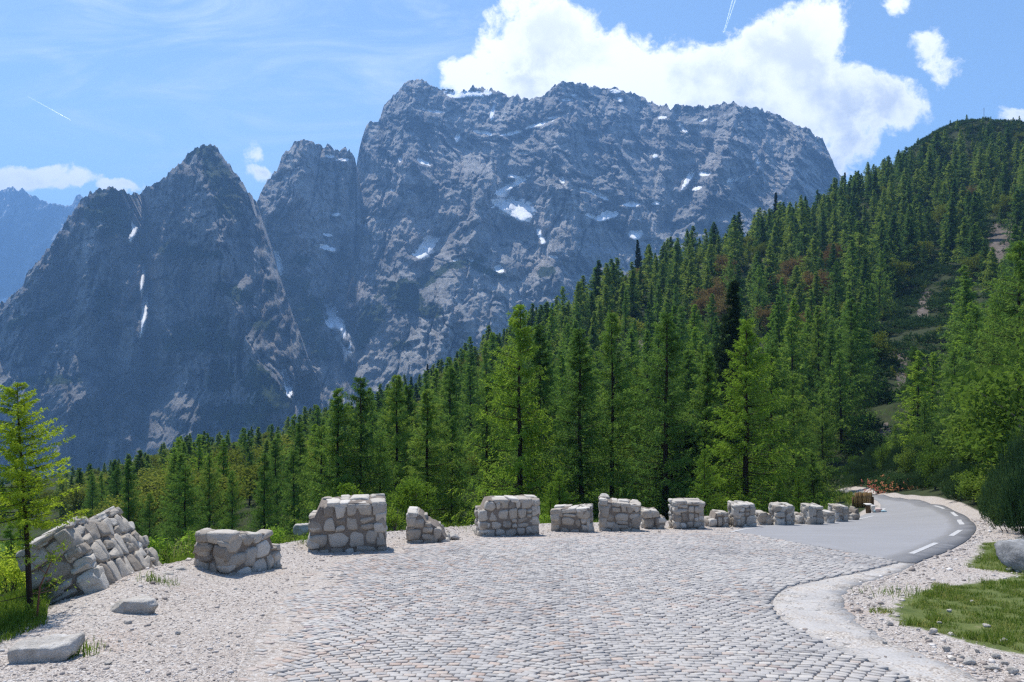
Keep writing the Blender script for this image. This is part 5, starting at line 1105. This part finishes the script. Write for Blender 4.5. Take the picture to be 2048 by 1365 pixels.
p = G(1210, 1052); o = link('stone', mesh_np('stone', *rock_geo((.13, .12, .08), 91, 6), [M_ROCK]), None, (p[0]+.02, p[1]+.2, EYE-(988-682.5)/F*(p[1]+.2)-.05)); tag(o, 'single loose stone lying on top of the tall rounded wall block', 'stone')

# pebbles
def ico():
    g_ = (1+5**.5)/2; v = np.array([(-1, g_, 0), (1, g_, 0), (-1, -g_, 0), (1, -g_, 0), (0, -1, g_), (0, 1, g_), (0, -1, -g_), (0, 1, -g_), (g_, 0, -1), (g_, 0, 1), (-g_, 0, -1), (-g_, 0, 1)])/1.9
    f = np.array([(0, 11, 5), (0, 5, 1), (0, 1, 7), (0, 7, 10), (0, 10, 11), (1, 5, 9), (5, 11, 4), (11, 10, 2), (10, 7, 6), (7, 1, 8), (3, 9, 4), (3, 4, 2), (3, 2, 6), (3, 6, 8), (3, 8, 9), (4, 9, 5), (2, 4, 11), (6, 2, 10), (8, 6, 7), (9, 8, 1)]); return v, f
def pebble_mat():
    def fn(t):
        tn = t.attr('tint'); c = t.ramp(tn, [(0.0, (0.18, 0.155, 0.14)), (0.25, (0.34, 0.295, 0.265)), (0.6, (0.48, 0.435, 0.40)), (1.0, (0.66, 0.63, 0.60))])
        return principled(t, c, 0.9, None, 0.2)
    return material('pebble_stone', fn)
def pebbles():
    rng = np.random.default_rng(17); N = 240000; d = 4.6+(rng.random(N)**1.7)*19; px = rng.uniform(-60, 2110, N); x = (px-1024)/F*d; e = edge_dist(x, d)
    rc = dist_poly(x, d, COBBLE_POLY); ra = np.maximum(dist_poly(x, d, ASPH_POLY), dist_poly(x, d, CONC_POLY)); gr = np.maximum(dist_poly(x, d, GRASS_A), dist_poly(x, d, GRASS_B))
    cz = dist_poly(x, d, CONC_POLY); k = (e < .9) & ((ra < -.03) | ((cz > 0) & (cz < .5) & (rng.random(N) < .22*np.exp(-np.maximum(cz, 0)/.15)))) & (rc < -.02+.7*(px < 900)*(rng.random(N) < .35)) & (gr < .1); k &= ~((gr > -.1) & (rng.random(N) < .7)); k &= rng.random(N) < .72+.28*(d < 9)
    x, d, rc, ra, px = x[k], d[k], rc[k], ra[k], px[k]; n = len(x); s = .0030+.010*rng.random(n)**8+(rng.random(n) < .007)*rng.uniform(.008, .026, n)
    edge = np.exp(-(np.minimum(np.abs(ra), 3)/.35))*(px > 1500); s = s*(1+1.4*edge*rng.random(n)); s *= np.clip(d/8, .9, 1.8)
    iv, if_ = ico(); V = iv[None]*rng.uniform(.65, 1.3, (n, 12, 1)); a = rng.uniform(0, 6.28, n); sx = rng.uniform(.8, 1.5, (n, 1)); V = V*np.stack([sx, np.ones((n, 1)), rng.uniform(.45, .8, (n, 1))], -1)
    c, sn = np.cos(a)[:, None], np.sin(a)[:, None]; W = np.stack([V[..., 0]*c-V[..., 1]*sn, V[..., 0]*sn+V[..., 1]*c, V[..., 2]], -1)*s[:, None, None]
    W += np.stack([x, d, ground(x, d)+s*.25], -1)[:, None]
    me = mesh_np('gravel', W.reshape(-1, 3), (if_[None]+np.arange(n)[:, None, None]*12).reshape(-1, 3), [pebble_mat()], False, dict(tint=np.repeat(np.clip(rng.normal(.5, .25, n), 0, 1), 12)))
    tag(link('gravel', me), 'loose pale gravel on the road shoulders', 'gravel', None, 'stuff'); print('pebbles', n)
pebbles()

# ------------------------------------------------------------------ grass
M_GRASS = leaf_mat('grass_blades', (0.07, 0.13, 0.02), (0.12, 0.20, 0.03), (0.24, 0.30, 0.06), .45, 0)
M_DRY = leaf_mat('dry_grass', (0.25, 0.21, 0.12), (0.36, 0.31, 0.19), (0.45, 0.40, 0.26), .3, 0)
M_TURF = leaf_mat('verge_turf', (0.08, 0.14, 0.022), (0.16, 0.23, 0.045), (0.34, 0.34, 0.12), .45, 0)
def blades(x, y, z, ln, wd, rng, lean=.5):
    n = len(x); a = rng.uniform(0, 6.28, n); l = rng.uniform(.1, lean, n); dx, dy = np.cos(a)*l, np.sin(a)*l; b = rng.uniform(0, 6.28, n); sx, sy = np.cos(b)*wd/2, np.sin(b)*wd/2; p = np.stack([x, y, z], 1)
    S = np.stack([sx, sy, 0*sx], 1); m1 = p+np.stack([dx*.4*ln, dy*.4*ln, ln*.6], 1); tp = p+np.stack([dx*1.1*ln, dy*1.1*ln, ln*(1-.35*l)], 1)
    V = np.stack([p-S, p+S, m1+S*.8, m1-S*.8, tp], 1); i = np.arange(n)*5; q = np.stack([i, i+1, i+2, i+3], 1); t_ = np.stack([i+3, i+2, i+4], 1); return V.reshape(-1, 3), q, t_
def in_poly_pts(poly, n, rng, grow=.15):
    mn, mx = poly.min(0)-grow, poly.max(0)+grow; x = rng.uniform(mn[0], mx[0], n); y = rng.uniform(mn[1], mx[1], n); dd = dist_poly(x, y, poly)+.45*fbm(x*2.2, y*2.2, o=4, seed=88)-.08
    k = (dd > 0) & (y > 2); return x[k], y[k], dd[k]
def grass():
    rng = np.random.default_rng(23); g = Geo(); g0 = g
    def add(x, y, ln, wd, tint, lean=.7, g=None):
        g = g or g0
        z = ground(x, y)-.01; v, q, t_ = blades(x, y, z, ln, wd, rng, lean); tt = np.clip(np.repeat(tint, 5), 0, 1); b = g.n; g.q.append(q+b); g.t.append(t_+b); g.v.append(v); g.n += len(v); g.tint.append(tt)
    gt = Geo()
    for poly, n, l0, w0 in ((GRASS_A, 120000, .040, .006), (GRASS_B, 60000, .05, .007), (GRASS_C, 26000, .22, .03)):
        x, y, dd = in_poly_pts(poly, n, rng); c = fbm(x*1.6, y*1.6, o=3, seed=4); k = c*.6+.9*fbm(x*6, y*6, o=3, seed=14)+rng.normal(0, .12, len(x)) > -.14; x, y, c, dd = x[k], y[k], c[k], dd[k]
        add(x, y, l0*rng.uniform(.5, 1.7, len(x))*(1+1.0*np.clip(c*2, 0, 1)), w0*rng.uniform(.7, 1.3, len(x)), .5+.6*fbm(x*6+4, y*6, o=4, seed=24, g=.7)+rng.normal(0, .25, len(x)), .9, gt)
    tag(link('turf', gt.mesh('turf', [M_TURF])), 'short patchy turf with dry blades on the right verge', 'grass', None, 'stuff')
    # long grass over the edge on the left
    n = 60000; d = rng.uniform(5.6, 12, n); x = (rng.uniform(-200, 440, n)-1024)/F*d; e = edge_dist(x, d); pxx = x/d*F+1024; k = (e > .12) & (e < 2.6) & ~((pxx > 95) & (pxx < 345)); x, d, e = x[k], d[k], e[k]
    add(x, d, rng.uniform(.08, .24, len(x))*np.clip(e+.3, .3, 1), np.full(len(x), .008), rng.normal(.55, .2, len(x)))
    n = 50000; d = rng.uniform(9, 32, n); px = rng.uniform(330, 1760, n); x = (px-1024)/F*d; e = edge_dist(x, d); k = (e > .35+.5*rng.random(n)) & (e < 3); x, d = x[k], d[k]
    add(x, d, rng.uniform(.1, .34, len(x)), np.full(len(x), .014), rng.normal(.5, .2, len(x)))
    for px, py, r_, n in [(430, 1122, .35, 700), (640, 1100, .3, 300), (590, 1092, .3, 300), (410, 1132, .3, 300), (140, 1300, .12, 120), (150, 1312, .1, 80), (320, 1185, .12, 120), (450, 1120, .2, 260), (1460, 1030, .3, 100), (1530, 1034, .3, 200), (1200, 1056, .25, 160), (850, 1072, .2, 60), (930, 1068, .25, 60), (1830, 1190, .3, 200), (2012, 1170, .2, 100)]:
        c = G(px, py); x = c[0]+rng.normal(0, r_, n); y = c[1]+rng.normal(0, r_*.7, n); add(x, y, rng.uniform(.04, .16, n), np.full(n, .007), rng.normal(.55, .2, n))
    tag(link('grass', g.mesh('grass', [M_GRASS])), 'green grass on the verges and down the bank', 'grass', None, 'stuff')
    g = Geo()
    def add2(px, py, n, r_, l0):
        c = G(px, py); x = c[0]+rng.normal(0, r_, n); y = c[1]+rng.normal(0, r_*.7, n); z = ground(x, y)-.01; v, q, t_ = blades(x, y, z, l0*rng.uniform(.5, 1.3, n), np.full(n, .006), rng, 1.0); b = g.n; g.q.append(q+b); g.t.append(t_+b); g.v.append(v); g.n += len(v); g.tint.append(np.repeat(np.clip(rng.normal(.5, .2, n), 0, 1), 5))
    for a in [(375, 1118, 40, .15, .6), (420, 1120, 120, .25, .35), (585, 1080, 60, .2, .45), (345, 1126, 20, .1, .5), (440, 1130, 80, .2, .14)]: add2(*a)
    for px, py in [(1890, 1085), (1905, 1050), (1880, 1035)]: pass
    tag(link('dry_grass', g.mesh('dry_grass', [M_DRY])), 'dry straw-coloured grass beside the low stepped wall block', 'grass', None, 'stuff')
grass()

# ------------------------------------------------------------------ near plants
def young_larch():
    p = G(45, 1262, 3, 60); x, y = -5.35, 7.6; z = float(ground(np.array([x]), np.array([y]))[0])-.05; top = EYE-(768-682.5)/F*y; h = top-z
    g, gw = conifer(901, 1.0, .25, 27, 4, 17, 12, .0140, .0044, start=.40, droop=.25, hang=.22, up=.18, power=.55, gap=.10, quad=True, lean=-.065, twl=.22, tipt=.5)
    g3, gw3 = conifer(903, 1.0, .26, 12, 4, 6, 4, .012, .004, start=.10, droop=.35, hang=.3, up=.12, power=.1, gap=.2, quad=True, lean=-.065, twl=.18)
    kk = [v for v in gw3.v[1:]]
    for v_, f_ in zip(gw3.v[1:], gw3.q[1:]):
        if v_[:, 2].mean() < .5: gw.add(v_, f_-f_.min())
    V3 = np.concatenate(g3.v).reshape(-1, 4, 3); V3 = V3[(V3[:, 0, 2] < .5)]; V3 = V3[np.random.default_rng(1).random(len(V3)) < .6]; g.add(V3.reshape(-1, 3), np.arange(len(V3)*4).reshape(-1, 4), .5)
    g2, _ = conifer(902, 1.0, .035, 30, 6, 3, 8, .011, .0034, start=.3, droop=.0, hang=.1, up=.4, power=.25, wood=False, quad=True, lean=-.065)
    o = plant('larch', (None, None), (x, y, z), h, .6, 'young yellow-green larch with feathery boughs at the left edge, beside the toppled wall section', 'larch tree') if False else None
    r = bpy.data.objects.new('larch', None); COL.objects.link(r); r.location = (x, y, z); r.scale = (h, h, h); r.empty_display_size = .2
    tag(r, 'young yellow-green larch with feathery boughs at the left edge, beside the toppled wall section', 'larch tree')
    base = sum(len(v) for v in g.v)
    for f in g2.q: g.q.append(f+g.n)
    g.v += g2.v; g.tint += g2.tint; g.n += g2.n
    link('crown', g.mesh('young_larch_crown', [M_LARCHB]), r); link('trunk', gw.mesh('young_larch_trunk', [M_BARK], True), r)
young_larch()
place_px(-60, 830, 9.5, 'larch', [(PH[4][0], PH[4][1])], 0, 'dark young larch just outside the left border beside the yellow one', 'larch tree') if False else None

def bush(px, py_base, d, wpx, hpx, seed, label, mat=None, kind='shrub', leaf=.06, n=2600, clumps=24, group=None, name='shrub', cat='shrub', base_on_ground=True):
    x = (px-1024)/F*d; zt = EYE-(py_base-hpx-682.5)/F*d; zg = float(ground(np.array([x]), np.array([d]))[0]); z0 = zg-.05; h = max(zt-z0, .3); r = wpx/2/F*d
    g, gw = broadleaf(seed, h, r, n, leaf, leaf*.45, clumps, .12, 4, .9, True, .6); o = bpy.data.objects.new(name, None); COL.objects.link(o); o.location = (x, d, z0); o.empty_display_size = .2; tag(o, label, cat, group)
    link('foliage', g.mesh(name+'_foliage', [mat or M_BUSH]), o); link('stem', gw.mesh(name+'_stem', [M_BARKG], True), o); return o
bush(822, 1060, 18.5, 105, 128, 1, 'yellow-green leafy shrub rising behind the gap between the largest block and the collapsed stump', n=5200, clumps=46, leaf=.07)
bush(698, 1000, 17.5, 56, 58, 2, 'small yellow-green shrub peeping over the largest wall block', n=1500, clumps=18, leaf=.07)
bush(395, 1120, 12.6, 50, 50, 3, 'low yellow-green seedling bush left of the low stepped block', n=500, clumps=9, leaf=.05)
bush(335, 1130, 12.4, 44, 40, 4, 'tiny bright shrub behind the far end of the toppled wall section', n=400, clumps=9, leaf=.05)
bush(118, 1250, 8.3, 70, 110, 5, 'bright green bush under the toppled wall section', n=1600, clumps=16, leaf=.035)
bush(20, 1230, 10, 160, 150, 6, 'leafy green bush behind the young larch stem', n=3200, clumps=30, leaf=.045, mat=M_LARCHB)
bush(790, 1090, 17.0, 60, 90, 7, 'lower part of bright foliage squeezed between two wall blocks', n=1200, clumps=16, leaf=.06)
def sapling():
    rng = np.random.default_rng(9); p0 = np.array([-4.98, 7.15, 0]); p0[2] = float(ground(p0[:1], p0[1:2])[0]); tp = np.array([(105-1024)/F*7.15, 7.15, EYE-(1118-682.5)/F*7.15]); mid = (p0+tp)/2+[-.05, 0, .03]
    r = bpy.data.objects.new('sapling', None); COL.objects.link(r); r.location = p0; tag(r, 'thin reddish-stemmed sapling with a tuft of leaves in front of the toppled wall section', 'sapling')
    gw = Geo(); gw.add(*tube(np.array([p0, mid, tp])-p0, [.011, .008, .004], 6)); pts = []
    for t in (.35, .5, .62, .74, .85):
        b = p0+(tp-p0)*t; en = b+rng.normal(0, .09, 3)+[0, 0, .08]; gw.add(*tube(np.array([b, (b+en)/2, en])-p0, [.004, .003, .002], 4)); pts.append(en-p0)
    pts += [tp-p0]*4; c = np.repeat(np.array(pts), 14, 0); c = c+rng.normal(0, .035, c.shape); lv, lf = leaves(c, unit(rng.normal(size=c.shape)+[0, 0, .5]), .055, .022, rng, True); g = Geo(); g.add(lv, lf, np.clip(rng.normal(.6, .2, len(lv)), 0, 1))
    link('foliage', g.mesh('sapling_foliage', [M_BUSH]), r); link('stem', gw.mesh('sapling_stem', [material('red_stem', lambda t: principled(t, (0.16, 0.07, 0.045), .8))], True), r)
sapling()
def bare_twigs():
    rng = np.random.default_rng(31); p0 = np.array([-4.95, 6.55, 0]); p0[2] = float(ground(p0[:1], p0[1:2])[0])-.05; gw = Geo()
    for i in range(11):
        a = rng.uniform(2.0, 4.2); e = np.array([math.cos(a)*rng.uniform(.2, .55), rng.normal(0, .15), rng.uniform(.2, .6)]); m = e*.5+rng.normal(0, .04, 3); gw.add(*tube([np.zeros(3), m, e], [.008, .005, .002], 4))
        for k in range(3):
            s_ = m+(e-m)*rng.random(); gw.add(*tube([s_, s_+rng.normal(0, .08, 3), s_+rng.normal(0, .13, 3)+[0, 0, .06]], [.003, .002, .001], 3))
    o = link('bare_twigs', gw.mesh('bare_twigs', [M_BARKG], True), None, p0); tag(o, 'tangle of bare grey twigs in the grass at the left edge', 'twigs')
bare_twigs()
for i, (px, d, top) in enumerate([(70, 24, 1085), (130, 30, 1040), (-10, 20, 1120), (20, 34, 1045), (160, 22, 1075), (95, 17, 1140), (180, 36, 1020), (40, 44, 1030), (210, 27, 1040)]):
    place_px(px, top, d, 'larch', [PH, PHS][i % 2], 4 if i % 3 else 2, ['bushy larch sapling on the green slope behind the young yellow larch', 'taller larch sapling on the green slope behind the toppled wall section'][i in (1, 3, 6, 7)], 'larch tree', ['larch saplings low on the left slope', 'taller larch saplings on the left slope'][i in (1, 3, 6, 7)], 1.3)

# right bank: mountain pines and shrubs
PINEG = 'mountain pine bushes on the bank above the road'
def pine_at(px, d, h, r, label, rz=0, ps=PP, name='mountain_pine', cat='pine bush', group=PINEG, k=0):
    x = (px-1024)/F*d; z = float(ground(np.array([x]), np.array([d]))[0])-.1; o = bpy.data.objects.new(name, None); COL.objects.link(o); o.location = (x, d, z); o.scale = (r, r, h); o.rotation_euler = (0, 0, rz); tag(o, label, cat, group)
    link('crown', ps[k % len(ps)][0], o); link('trunk', ps[k % len(ps)][1], o); return o
for i, (px, d, h, r, lab) in enumerate([(2042, 17.2, 1.7, .75, 'large dark mountain pine bush overhanging the verge just behind the boulder'), (2016, 19.0, 1.8, .7, 'mountain pine bush at the foot of the bank, left of the one behind the boulder'), (2085, 16.2, 2.4, .9, 'mountain pine bush cut by the right border beside the boulder'),
        (2000, 22.5, 1.9, .65, 'mountain pine bush above the tightest point of the curve'), (2046, 20.5, 2.7, 1.0, 'tall mountain pine bush behind the row at the verge'), (2090, 21, 3.4, 1.4, 'tallest mountain pine bush at the right border')]): pine_at(px, d, h, r, lab, i*1.3, k=i)
def bank():
    rng = np.random.default_rng(12); used = []; n = 0; npine = 0; nsh = 0
    for _ in range(9000):
        d = 19+rng.random()**1.3*56; px = rng.uniform(1700, 2300); x = (px-1024)/F*d
        if x < 11: continue
        on = max(float(dist_poly(np.array([x]), np.array([d]), ASPH_POLY)[0]), -99)
        if on > (-1.0 if d > 24 else -1.6) or float(edge_dist(np.array([x]), np.array([d]))[0]) > -2.0 and d < 60: continue
        if any((a-x)**2+(b-d)**2 < (1.25 if d < 40 else 1.8)**2 for a, b in used): continue
        if px > 2200 and d < 24: continue
        used.append((x, d)); s = rng.random(); near = on > -4.2
        if s < (.72 if near else .5):
            if npine < 150: npine += 1; pine_at(px, d, rng.uniform(1.0, 1.7) if near else rng.uniform(1.4, 2.6), rng.uniform(.9, 1.5), 'dark green mountain pine bush in the thicket on the bank above the road bend', rng.uniform(0, 6), k=int(rng.integers(3)))
        elif nsh < 70:
            nsh += 1; pine_at(px, d, rng.uniform(1.4, 3.0), rng.uniform(1.6, 2.6), 'fresh light green leafy shrub among the pines on the bank above the road', rng.uniform(0, 6), SHB, 'shrub', 'shrub', 'light green shrubs on the bank above the road', int(rng.integers(3)))
        if len(used) > 250: break
    print('bank', npine, nsh)
SHB_G = [broadleaf(700+i, 1.0, .5, 3600, .045, .026, 34, .05, 4, .9) for i in range(3)]
SHB = protos('shrub', SHB_G, M_LARCHM, M_BARKG)
for c, _ in SHB: c.materials[0] = leaf_mat('spring_shrub_leaves', (0.06, 0.12, 0.025), (0.13, 0.21, 0.035), (0.22, 0.30, 0.06), .45)if c is SHB[0][0] else SHB[0][0].materials[0]
bank()
pine_at(2010, 30, 5.2, 6.0, 'tall pale green deciduous tree at the right edge above the pine bushes', 1, SHB, 'broadleaf_tree', 'tree', None, 1)
pine_at(1975, 36, 4.2, 5.0, 'bushy light green tree left of the tall pale one near the right edge', 2, SHB, 'broadleaf_tree', 'tree', None, 2)
pine_at(2090, 26, 6.5, 6.5, 'light green tree leaning in from the right border', 3, SHB, 'broadleaf_tree', 'tree', None, 0)
for i, (px, d, r) in enumerate([(1757, 49, 1.0), (1780, 46, 1.1), (1802, 44, .95)]):
    x = (px-1024)/F*d; z = float(ground(np.array([x]), np.array([d]))[0])-.05; o = bpy.data.objects.new('flowering_shrub', None); COL.objects.link(o); o.location = (x, d, z); rg = np.random.default_rng(60+i)
    tag(o, ['shrub with pink and coral blooms at the far bend, left one of three', 'shrub with orange and coral blooms at the far bend, middle one of three', 'shrub with orange blooms at the far bend, right one of three'][i], 'flowering shrub', 'flowering shrubs at the far bend')
    g, gw = broadleaf(800+i, 1.5, r*1.25, 2200, .10, .06, 26, .02, 3); gf = g; link('stem', gw.mesh('flowering_shrub_stem', [M_BARKG]), o)
    n = 150; dd = unit(rg.normal(size=(n, 3))*[1, 1, .8]+[0, -.4, .1]); c = dd*[r*1.2, r*1.2, .62]+[0, 0, .68]; k = c[:, 2] < .2+.9*rg.random(n); c, dd = c[k], dd[k]; g = gf; nf0 = sum(len(a) for a in g.q)
    for q in range(5): lv, lf = leaves(c+rg.normal(0, .035, c.shape), unit(rg.normal(size=c.shape)), .085, .07, rg, True); g.add(lv, lf, np.repeat(np.clip(rg.normal([.15, .55, .75][i], .25, len(c)), 0, 1), 4))
    fm = bpy.data.materials.get('coral_petals') or leaf_mat('coral_petals', (0.62, 0.16, 0.17), (0.66, 0.26, 0.17), (0.66, 0.34, 0.17), .25, 0); me = g.mesh('flowering_shrub_foliage', [M_PINE, fm]); nq = len(me.polygons); me.polygons.foreach_set('material_index', (np.arange(nq) >= nf0).astype(np.int32)); link('foliage', me, o)

# ------------------------------------------------------------------ furniture at the far bend
def box_geo(g, c, h, rot=0, tint=.5):
    v = np.array([(sx, sy, sz) for sx in (-1, 1) for sy in (-1, 1) for sz in (-1, 1)], float); b = .93; v = v*np.array(h); cs, sn = math.cos(rot), math.sin(rot); v = np.column_stack([v[:, 0]*cs-v[:, 1]*sn, v[:, 0]*sn+v[:, 1]*cs, v[:, 2]])+np.array(c)
    g.add(v, np.array([(0, 1, 3, 2), (4, 6, 7, 5), (0, 4, 5, 1), (2, 3, 7, 6), (0, 2, 6, 4), (1, 5, 7, 3)]), tint)
wood = material('weathered_brown_boards', lambda t: principled(t, t.ramp(t.math('ADD', t.math('MULTIPLY', t.attr('tint'), .7), t.math('MULTIPLY', t.noise(t.mapping(t.objc(), scale=(1, 1, .15)), 12, 5, .7), .3)), [(0.2, (0.10, 0.055, 0.022)), (0.8, (0.30, 0.19, 0.075))]), .8))
dark_metal = material('dark_brown_metal', lambda t: principled(t, t.ramp(t.noise(t.objc(), 8, 4, .6), [(0.3, (0.07, 0.04, 0.02)), (0.7, (0.12, 0.075, 0.035))]), .55, None, .4))
pale = material('pale_stone', lambda t: principled(t, t.ramp(t.noise(t.objc(), 5, 6, .7), [(0.3, (0.55, 0.52, 0.50)), (0.7, (0.78, 0.76, 0.74))]), .85))
pinkst = material('pink_stone', lambda t: principled(t, t.ramp(t.noise(t.objc(), 5, 6, .7), [(0.3, (0.50, 0.38, 0.36)), (0.7, (0.66, 0.54, 0.52))]), .85))
bluest = material('bluish_stone', lambda t: principled(t, t.ramp(t.noise(t.objc(), 5, 6, .7), [(0.3, (0.20, 0.33, 0.40)), (0.7, (0.36, 0.50, 0.56))]), .85))
b = G(1727, 1012); d = 37.0; bx = (1727-1024)/F*d; bz = EYE-(1009-682.5)/F*d; rt = bpy.data.objects.new('board_fence', None); COL.objects.link(rt); rt.location = (bx, d, bz-.1); tag(rt, 'short brown screen of upright wooden boards at the far end of the wall', 'board fence')
gs = float(ground(np.array([bx]), np.array([d]))[0]); g = Geo(); zb = gs-(bz-.1)-.1
for i in range(8):
    box_geo(g, ((-.42+i*.118), 0, (zb+.72+.02*(i % 3))/2), (.050, .014, (.72+.02*(i % 3)-zb)/2), 0, [.9, .4, .8, .3, .95, .5, .75, .45][i])
link('boards', g.mesh('fence_boards', [wood]), rt); g = Geo(); box_geo(g, (0, .035, .55), (.48, .018, .035), 0, .3); box_geo(g, (0, .035, .15), (.48, .018, .035), 0, .3); link('rail', g.mesh('fence_rails', [wood]), rt)
for sx in (-.56, .5): g = Geo(); box_geo(g, (sx, .0, (zb+.5)/2), (.045, .045, (.5-zb)/2), 0, .15); link('post', g.mesh('fence_post', [wood]), rt)
d = 33.5; x = (1737-1024)/F*d; z = float(ground(np.array([x]), np.array([d]))[0]); rt = bpy.data.objects.new('litter_bin', None); COL.objects.link(rt); rt.location = (x, d, z); tag(rt, 'small dark brown litter bin with a pale lid beside the board screen', 'litter bin')
g = Geo(); g.add(*tube([(0, 0, .0), (0, 0, .08), (0, 0, .36), (0, 0, .40)], [.12, .125, .15, .15], 14), .5); link('body', g.mesh('bin_body', [dark_metal]), rt)
g = Geo(); box_geo(g, (0, 0, .44), (.17, .15, .015)); link('lid', g.mesh('bin_lid', [pale]), rt)
for nm, px, d, hw, hh, m, lab in [('marker_stone', 1746, 33, .10, .24, pale, 'white marker stone right of the litter bin'), ('stone', 1757, 32.0, .16, .13, pinkst, 'pinkish rounded stone at the kerb right of the white marker stone'), ('stone', 1751, 32.5, .09, .10, bluest, 'small bluish stone leaning against the white marker stone'), ('stone', 1767, 31.0, .12, .06, bluest, 'flat bluish stone at the tip of the inner verge')]:
    x = (px-1024)/F*d; z = float(platform(np.array([x]), np.array([d]))[0]); v, f = rock_geo((hw, hw*.8, hh), int(px), 6, 10); tag(link(nm, mesh_np(nm, v, f, [m]), None, (x, d, z+hh*.85)), lab, 'stone')
# mast on the crest
x = (1968-1024)/F*425; z = float(ground(np.array([x]), np.array([425.]))[0]); g = Geo(); zt = EYE-(216-682.5)/F*425; g.add(*tube([(0, 0, -1), (0, 0, zt-z)], [.14, .10], 6)); 
for k in (.55, .75, .92): box_geo(g, (0, 0, (zt-z)*k), (.5*(1.2-k), .05, .05))
tag(link('mast', g.mesh('mast', [dark_metal]), None, (x, 425, z)), 'thin dark mast on the crest of the wooded hill', 'mast')

# ------------------------------------------------------------------ scrub and undergrowth (uncountable)
def scrub():
    rng = np.random.default_rng(44); tiny = [pinebush(650+i, 1.0, 1.0, 30, 6, .34, .10)[0] for i in range(3)]; leafy = [broadleaf(660+i, 1.0, .9, 150, .22, .14, 8, .0, 1)[0] for i in range(3)]
    G1, G2 = Geo(), Geo(); N = 15000; d = 58+np.sqrt(rng.random(N))*370; px = rng.uniform(900, 2150, N); x = (px-1024)/F*d; z = ground(x, d); py = 682.5-(z-EYE)/d*F; on = dist_poly(x, d, ASPH_POLY)
    sc_ = np.zeros(N)
    for a, b_, rx, ry in SCREE_PX: sc_ = np.maximum(sc_, 1.0-(((px-a)/rx)**2+((py-b_)/ry)**2)*.8)
    cl = fbm(x/22, d/22, o=3, seed=9)
    for i in range(N):
        if on[i] > -4 or sc_[i] > rng.uniform(-.1, .5): continue
        inn = in_ell(px[i], py[i], NOTREE+[(1880, 250, 240, 50)])
        if not inn and rng.random() < .5: continue
        if cl[i] < -.5: continue
        r_ = rng.uniform(1.6, 3.4)*(1 if d[i] > 120 else .8); h = rng.uniform(.9, 2.2); rz = rng.uniform(0, 6.28); lf = rng.random() < (.07 if inn else .2)
        src = (leafy if lf else tiny)[int(rng.integers(3))]; D_ = G2 if lf else G1; c, sn = math.cos(rz), math.sin(rz); M = np.array([[c, -sn, 0], [sn, c, 0], [0, 0, 1]])*np.array([r_*(.55 if lf else 1), r_*(.55 if lf else 1), h*(1.2 if lf else 1)])[None]
        v = np.concatenate(src.v)@M.T+[x[i], d[i], z[i]-.2]
        for f in (src.q, src.t):
            if f: ff = np.concatenate(f)+D_.n; (D_.q if ff.shape[1] == 4 else D_.t).append(ff)
        D_.v.append(v); D_.n += len(v); D_.tint.append(np.clip(np.concatenate(src.tint)+rng.normal(0, .15), 0, 1))
    tag(link('pine_scrub', G1.mesh('pine_scrub', [M_PINE])), 'dark low pine scrub covering the open parts of the hillside', 'scrub', None, 'stuff')
    tag(link('leafy_scrub', G2.mesh('leafy_scrub', [M_BEECH])), 'yellow-green low scrub sprinkled over the hillside', 'scrub', None, 'stuff')
    # undergrowth below the wall
    G3 = Geo(); src_ = [broadleaf(670+i, 1.0, .7, 700, .10, .045, 14, .0, 1)[0] for i in range(3)]; N = 1500; d = rng.uniform(11, 62, N); px = rng.uniform(-120, 1740, N); x = (px-1024)/F*d; e = edge_dist(x, d); z = ground(x, d)
    for i in range(N):
        if e[i] < 1.3 or e[i] > 42: continue
        if px[i] < 330 and d[i] < 18 and rng.random() < .6: continue
        s_ = rng.uniform(.5, 1.3)*(1 if e[i] > 4 else .55); src = src_[int(rng.integers(3))]; v = np.concatenate(src.v)*[s_*1.3, s_*1.3, s_]+[x[i], d[i], z[i]-.1]; ff = np.concatenate(src.q)+G3.n; G3.q.append(ff); G3.v.append(v); G3.n += len(v); G3.tint.append(np.clip(np.concatenate(src.tint)+rng.normal(0, .15), 0, 1))
    tag(link('undergrowth', G3.mesh('undergrowth', [M_LARCHM])), 'low green undergrowth on the slope below the wall', 'undergrowth', None, 'stuff')
scrub()

# ------------------------------------------------------------------ condensation trails
def contrail_mat():
    def fn(t):
        n = t.noise(t.pos(), .02, 5, .7); tr = t.node('ShaderNodeBsdfTransparent'); df = t.node('ShaderNodeBsdfDiffuse'); df.inputs[0].default_value = (.95, .95, .95, 1); tl = t.node('ShaderNodeBsdfTranslucent'); tl.inputs[0].default_value = (.95, .95, .95, 1)
        a = t.node('ShaderNodeAddShader'); t.l.new(df.outputs[0], a.inputs[0]); t.l.new(tl.outputs[0], a.inputs[1]); m = t.node('ShaderNodeMixShader'); t.put(m.inputs[0], t.math('MULTIPLY', t.ss(n, .2, .7), t.attr('tint'))); t.l.new(tr.outputs[0], m.inputs[1]); t.l.new(a.outputs[0], m.inputs[2]); return m.outputs[0]
    return material('contrail_ice', fn)
MC = contrail_mat()
def trail(px0, py0, px1, py1, D, r0, r1, lab, o0, o1):
    a = P(px0, py0, D); b_ = P(px1, py1, D); g = Geo(); v, f = tube([a+(b_-a)*t for t in np.linspace(0, 1, 9)], np.linspace(r0, r1, 9), 8); g.add(v, f, np.repeat(np.linspace(o0, o1, 9), 8)); tag(link('contrail', g.mesh('contrail', [MC])), lab, 'contrail', 'condensation trails in the sky')
trail(1447, 66, 1467, -6, 9000, 2, 7, 'white double contrail above the main summit, left strand', .7, .4); trail(1449.5, 64, 1473, -6, 9000, 2, 6, 'white double contrail above the main summit, right strand', .6, .35)
trail(142, 241, 55, 193, 9000, 4, 6, 'thin white contrail high in the sky at the far left', .8, .12)
